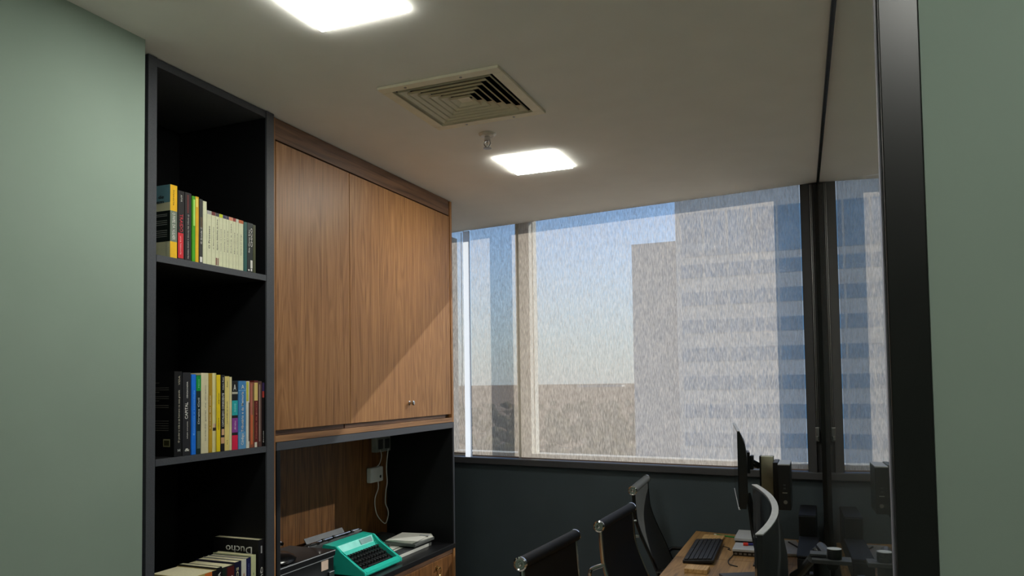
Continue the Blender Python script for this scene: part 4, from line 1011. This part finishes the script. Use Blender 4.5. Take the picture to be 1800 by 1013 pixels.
obj('lid', box(nb(), -0.110, -0.028, 3.198, 3.602, 0.8355, 0.845, 0.003), M_black, cbx)
dc = thing('desktop_case', 'upright black computer case at the wall end of the desk', 'computer', (-0.075, 3.8, 0.75))
obj('casing', box(nb(), -0.112, -0.036, 3.65, 3.95, 0.7505, 0.930, 0.004), M_black, dc)
obj('front_panel', box(nb(), -0.110, -0.038, 3.642, 3.6495, 0.755, 0.926, 0.002), M_plastic, dc)

# ------------------------------------------------------------------ outside
M_ground = mat('city_ground', (138, 116, 94), 0.95, var=0.35, scale=0.05, spec=0.0)
g_ = struct('ground', box(nb(), -12000, 12000, 20, 20000, -36, -35), M_ground)
M_conc = mat('pale_facade', (236, 230, 224), 0.8, var=0.05, scale=0.5)
M_conc2 = mat('grey_facade', (196, 194, 194), 0.8, var=0.05, scale=0.5)
M_blueglass = mat('blue_facade_glass', (138, 174, 198), 0.3, var=0.2, scale=0.3, spec=0.6)
ot = thing('office_tower', 'tall office tower with horizontal window bands seen through the wide blind', 'tower', (2, 100, -35))
obj('main_block', box(nb(), -15.6, 24, 90, 112, -35, 24.0), M_conc, ot)
obj('side_block', box(nb(), -21.3, -15.65, 91.5, 110, -35, 18.6), M_conc2, ot)
obj('roof_parapet', box(nb(), -15.8, 24.2, 89.8, 112.2, 24.0, 24.6), M_conc2, ot)
pane0 = None
for fl in range(15):
    z0 = 17.0 - fl * 3.3
    if fl == 0: z0, zh = 16.2, 5.2
    else: zh = 1.6
    for k in range(14):
        x0 = -15.0 + k * 2.75
        if fl == 0:
            obj('window', box(nb(), x0, x0 + 2.5, 89.93, 89.99, z0, z0 + zh), M_blueglass, ot)
            continue
        if pane0 is None:
            pane0 = obj('window', box(nb(), x0, x0 + 2.5, 89.93, 89.99, z0, z0 + zh), M_blueglass, ot); px0, pz0 = x0, z0
            continue
        c_ = pane0.copy(); C.objects.link(c_); c_.parent = ot
        c_.location = (x0 - px0, 0, z0 - pz0)
M_leaf = mat('distant_tree_crowns', (104, 92, 64), 0.95, var=0.4, scale=0.2, spec=0.0)
M_tile = mat('clay_roof', (176, 96, 66), 0.9, var=0.2, scale=1.0)
M_wallh = mat('house_render', (205, 196, 182), 0.9, var=0.06, scale=1.0)
rnd = random.Random(3)
HS = []
for k in range(14):
    y_ = 62 + 26 * (k // 2) + rnd.uniform(-3, 3); x_ = y_ * (-0.47 + (0.0 if k % 2 else 0.20) + rnd.uniform(-0.01, 0.01))
    HS.append((x_, y_, rnd.uniform(-0.5, 0.5)))
h0 = None
for k, (x_, y_, a_) in enumerate(HS):
    if h0 is None:
        h0 = thing('house', 'low house with a clay tile roof far below, seen through the blinds', 'house', (0, 0, 0), 'houses far below')
        obj('walls', box(nb(), -5, 5, -4, 4, 0, 4.5), M_wallh, h0)
        obj('roof', prism(nb(), [(-4.8, 4.5), (0, 7.2), (4.8, 4.5)], 'x', -5.5, 5.5), M_tile, h0)
        h0.location = (x_, y_, -35); h0.rotation_euler = (0, 0, a_); continue
    dup(h0, (x_, y_, -35), a_)
bm = nb()
for k in range(900):
    y_ = 60 + 1000 * rnd.random() ** 2; x_ = -0.62 * y_ + rnd.random() * 0.75 * y_
    s_ = 3.0 + 4.0 * rnd.random()
    if -31 < x_ < 34 and 80 < y_ < 122: continue
    if any(math.hypot(x_ - h[0], y_ - h[1]) < 8.5 + s_ * 1.4 for h in HS): continue
    MX = Matrix.Translation((x_, y_, -35 + s_ * 1.15)) @ Matrix.Diagonal((s_, s_, s_ * 0.8, 1))
    r_ = bmesh.ops.create_icosphere(bm, subdivisions=1, radius=1.0, matrix=MX)
    for v in r_['verts']: v.co += Vector((rnd.uniform(-.4, .4), rnd.uniform(-.4, .4), rnd.uniform(-.4, .4)))
tag(obj('tree_canopy', bm, M_leaf), 'brown green tree canopy far below beyond the blinds', 'trees', kind='stuff')
ww = thing('warehouse', 'long white building on the far horizon', 'warehouse', (-1690, 6000, -35))
obj('walls', box(nb(), -1880, -1500, 6000, 6100, -35, -20), mat('white_render', (220, 216, 206), 0.9), ww)
obj('roof', box(nb(), -1884, -1496, 5996, 6104, -20, -17), mat('grey_roof', (170, 168, 164), 0.9), ww)
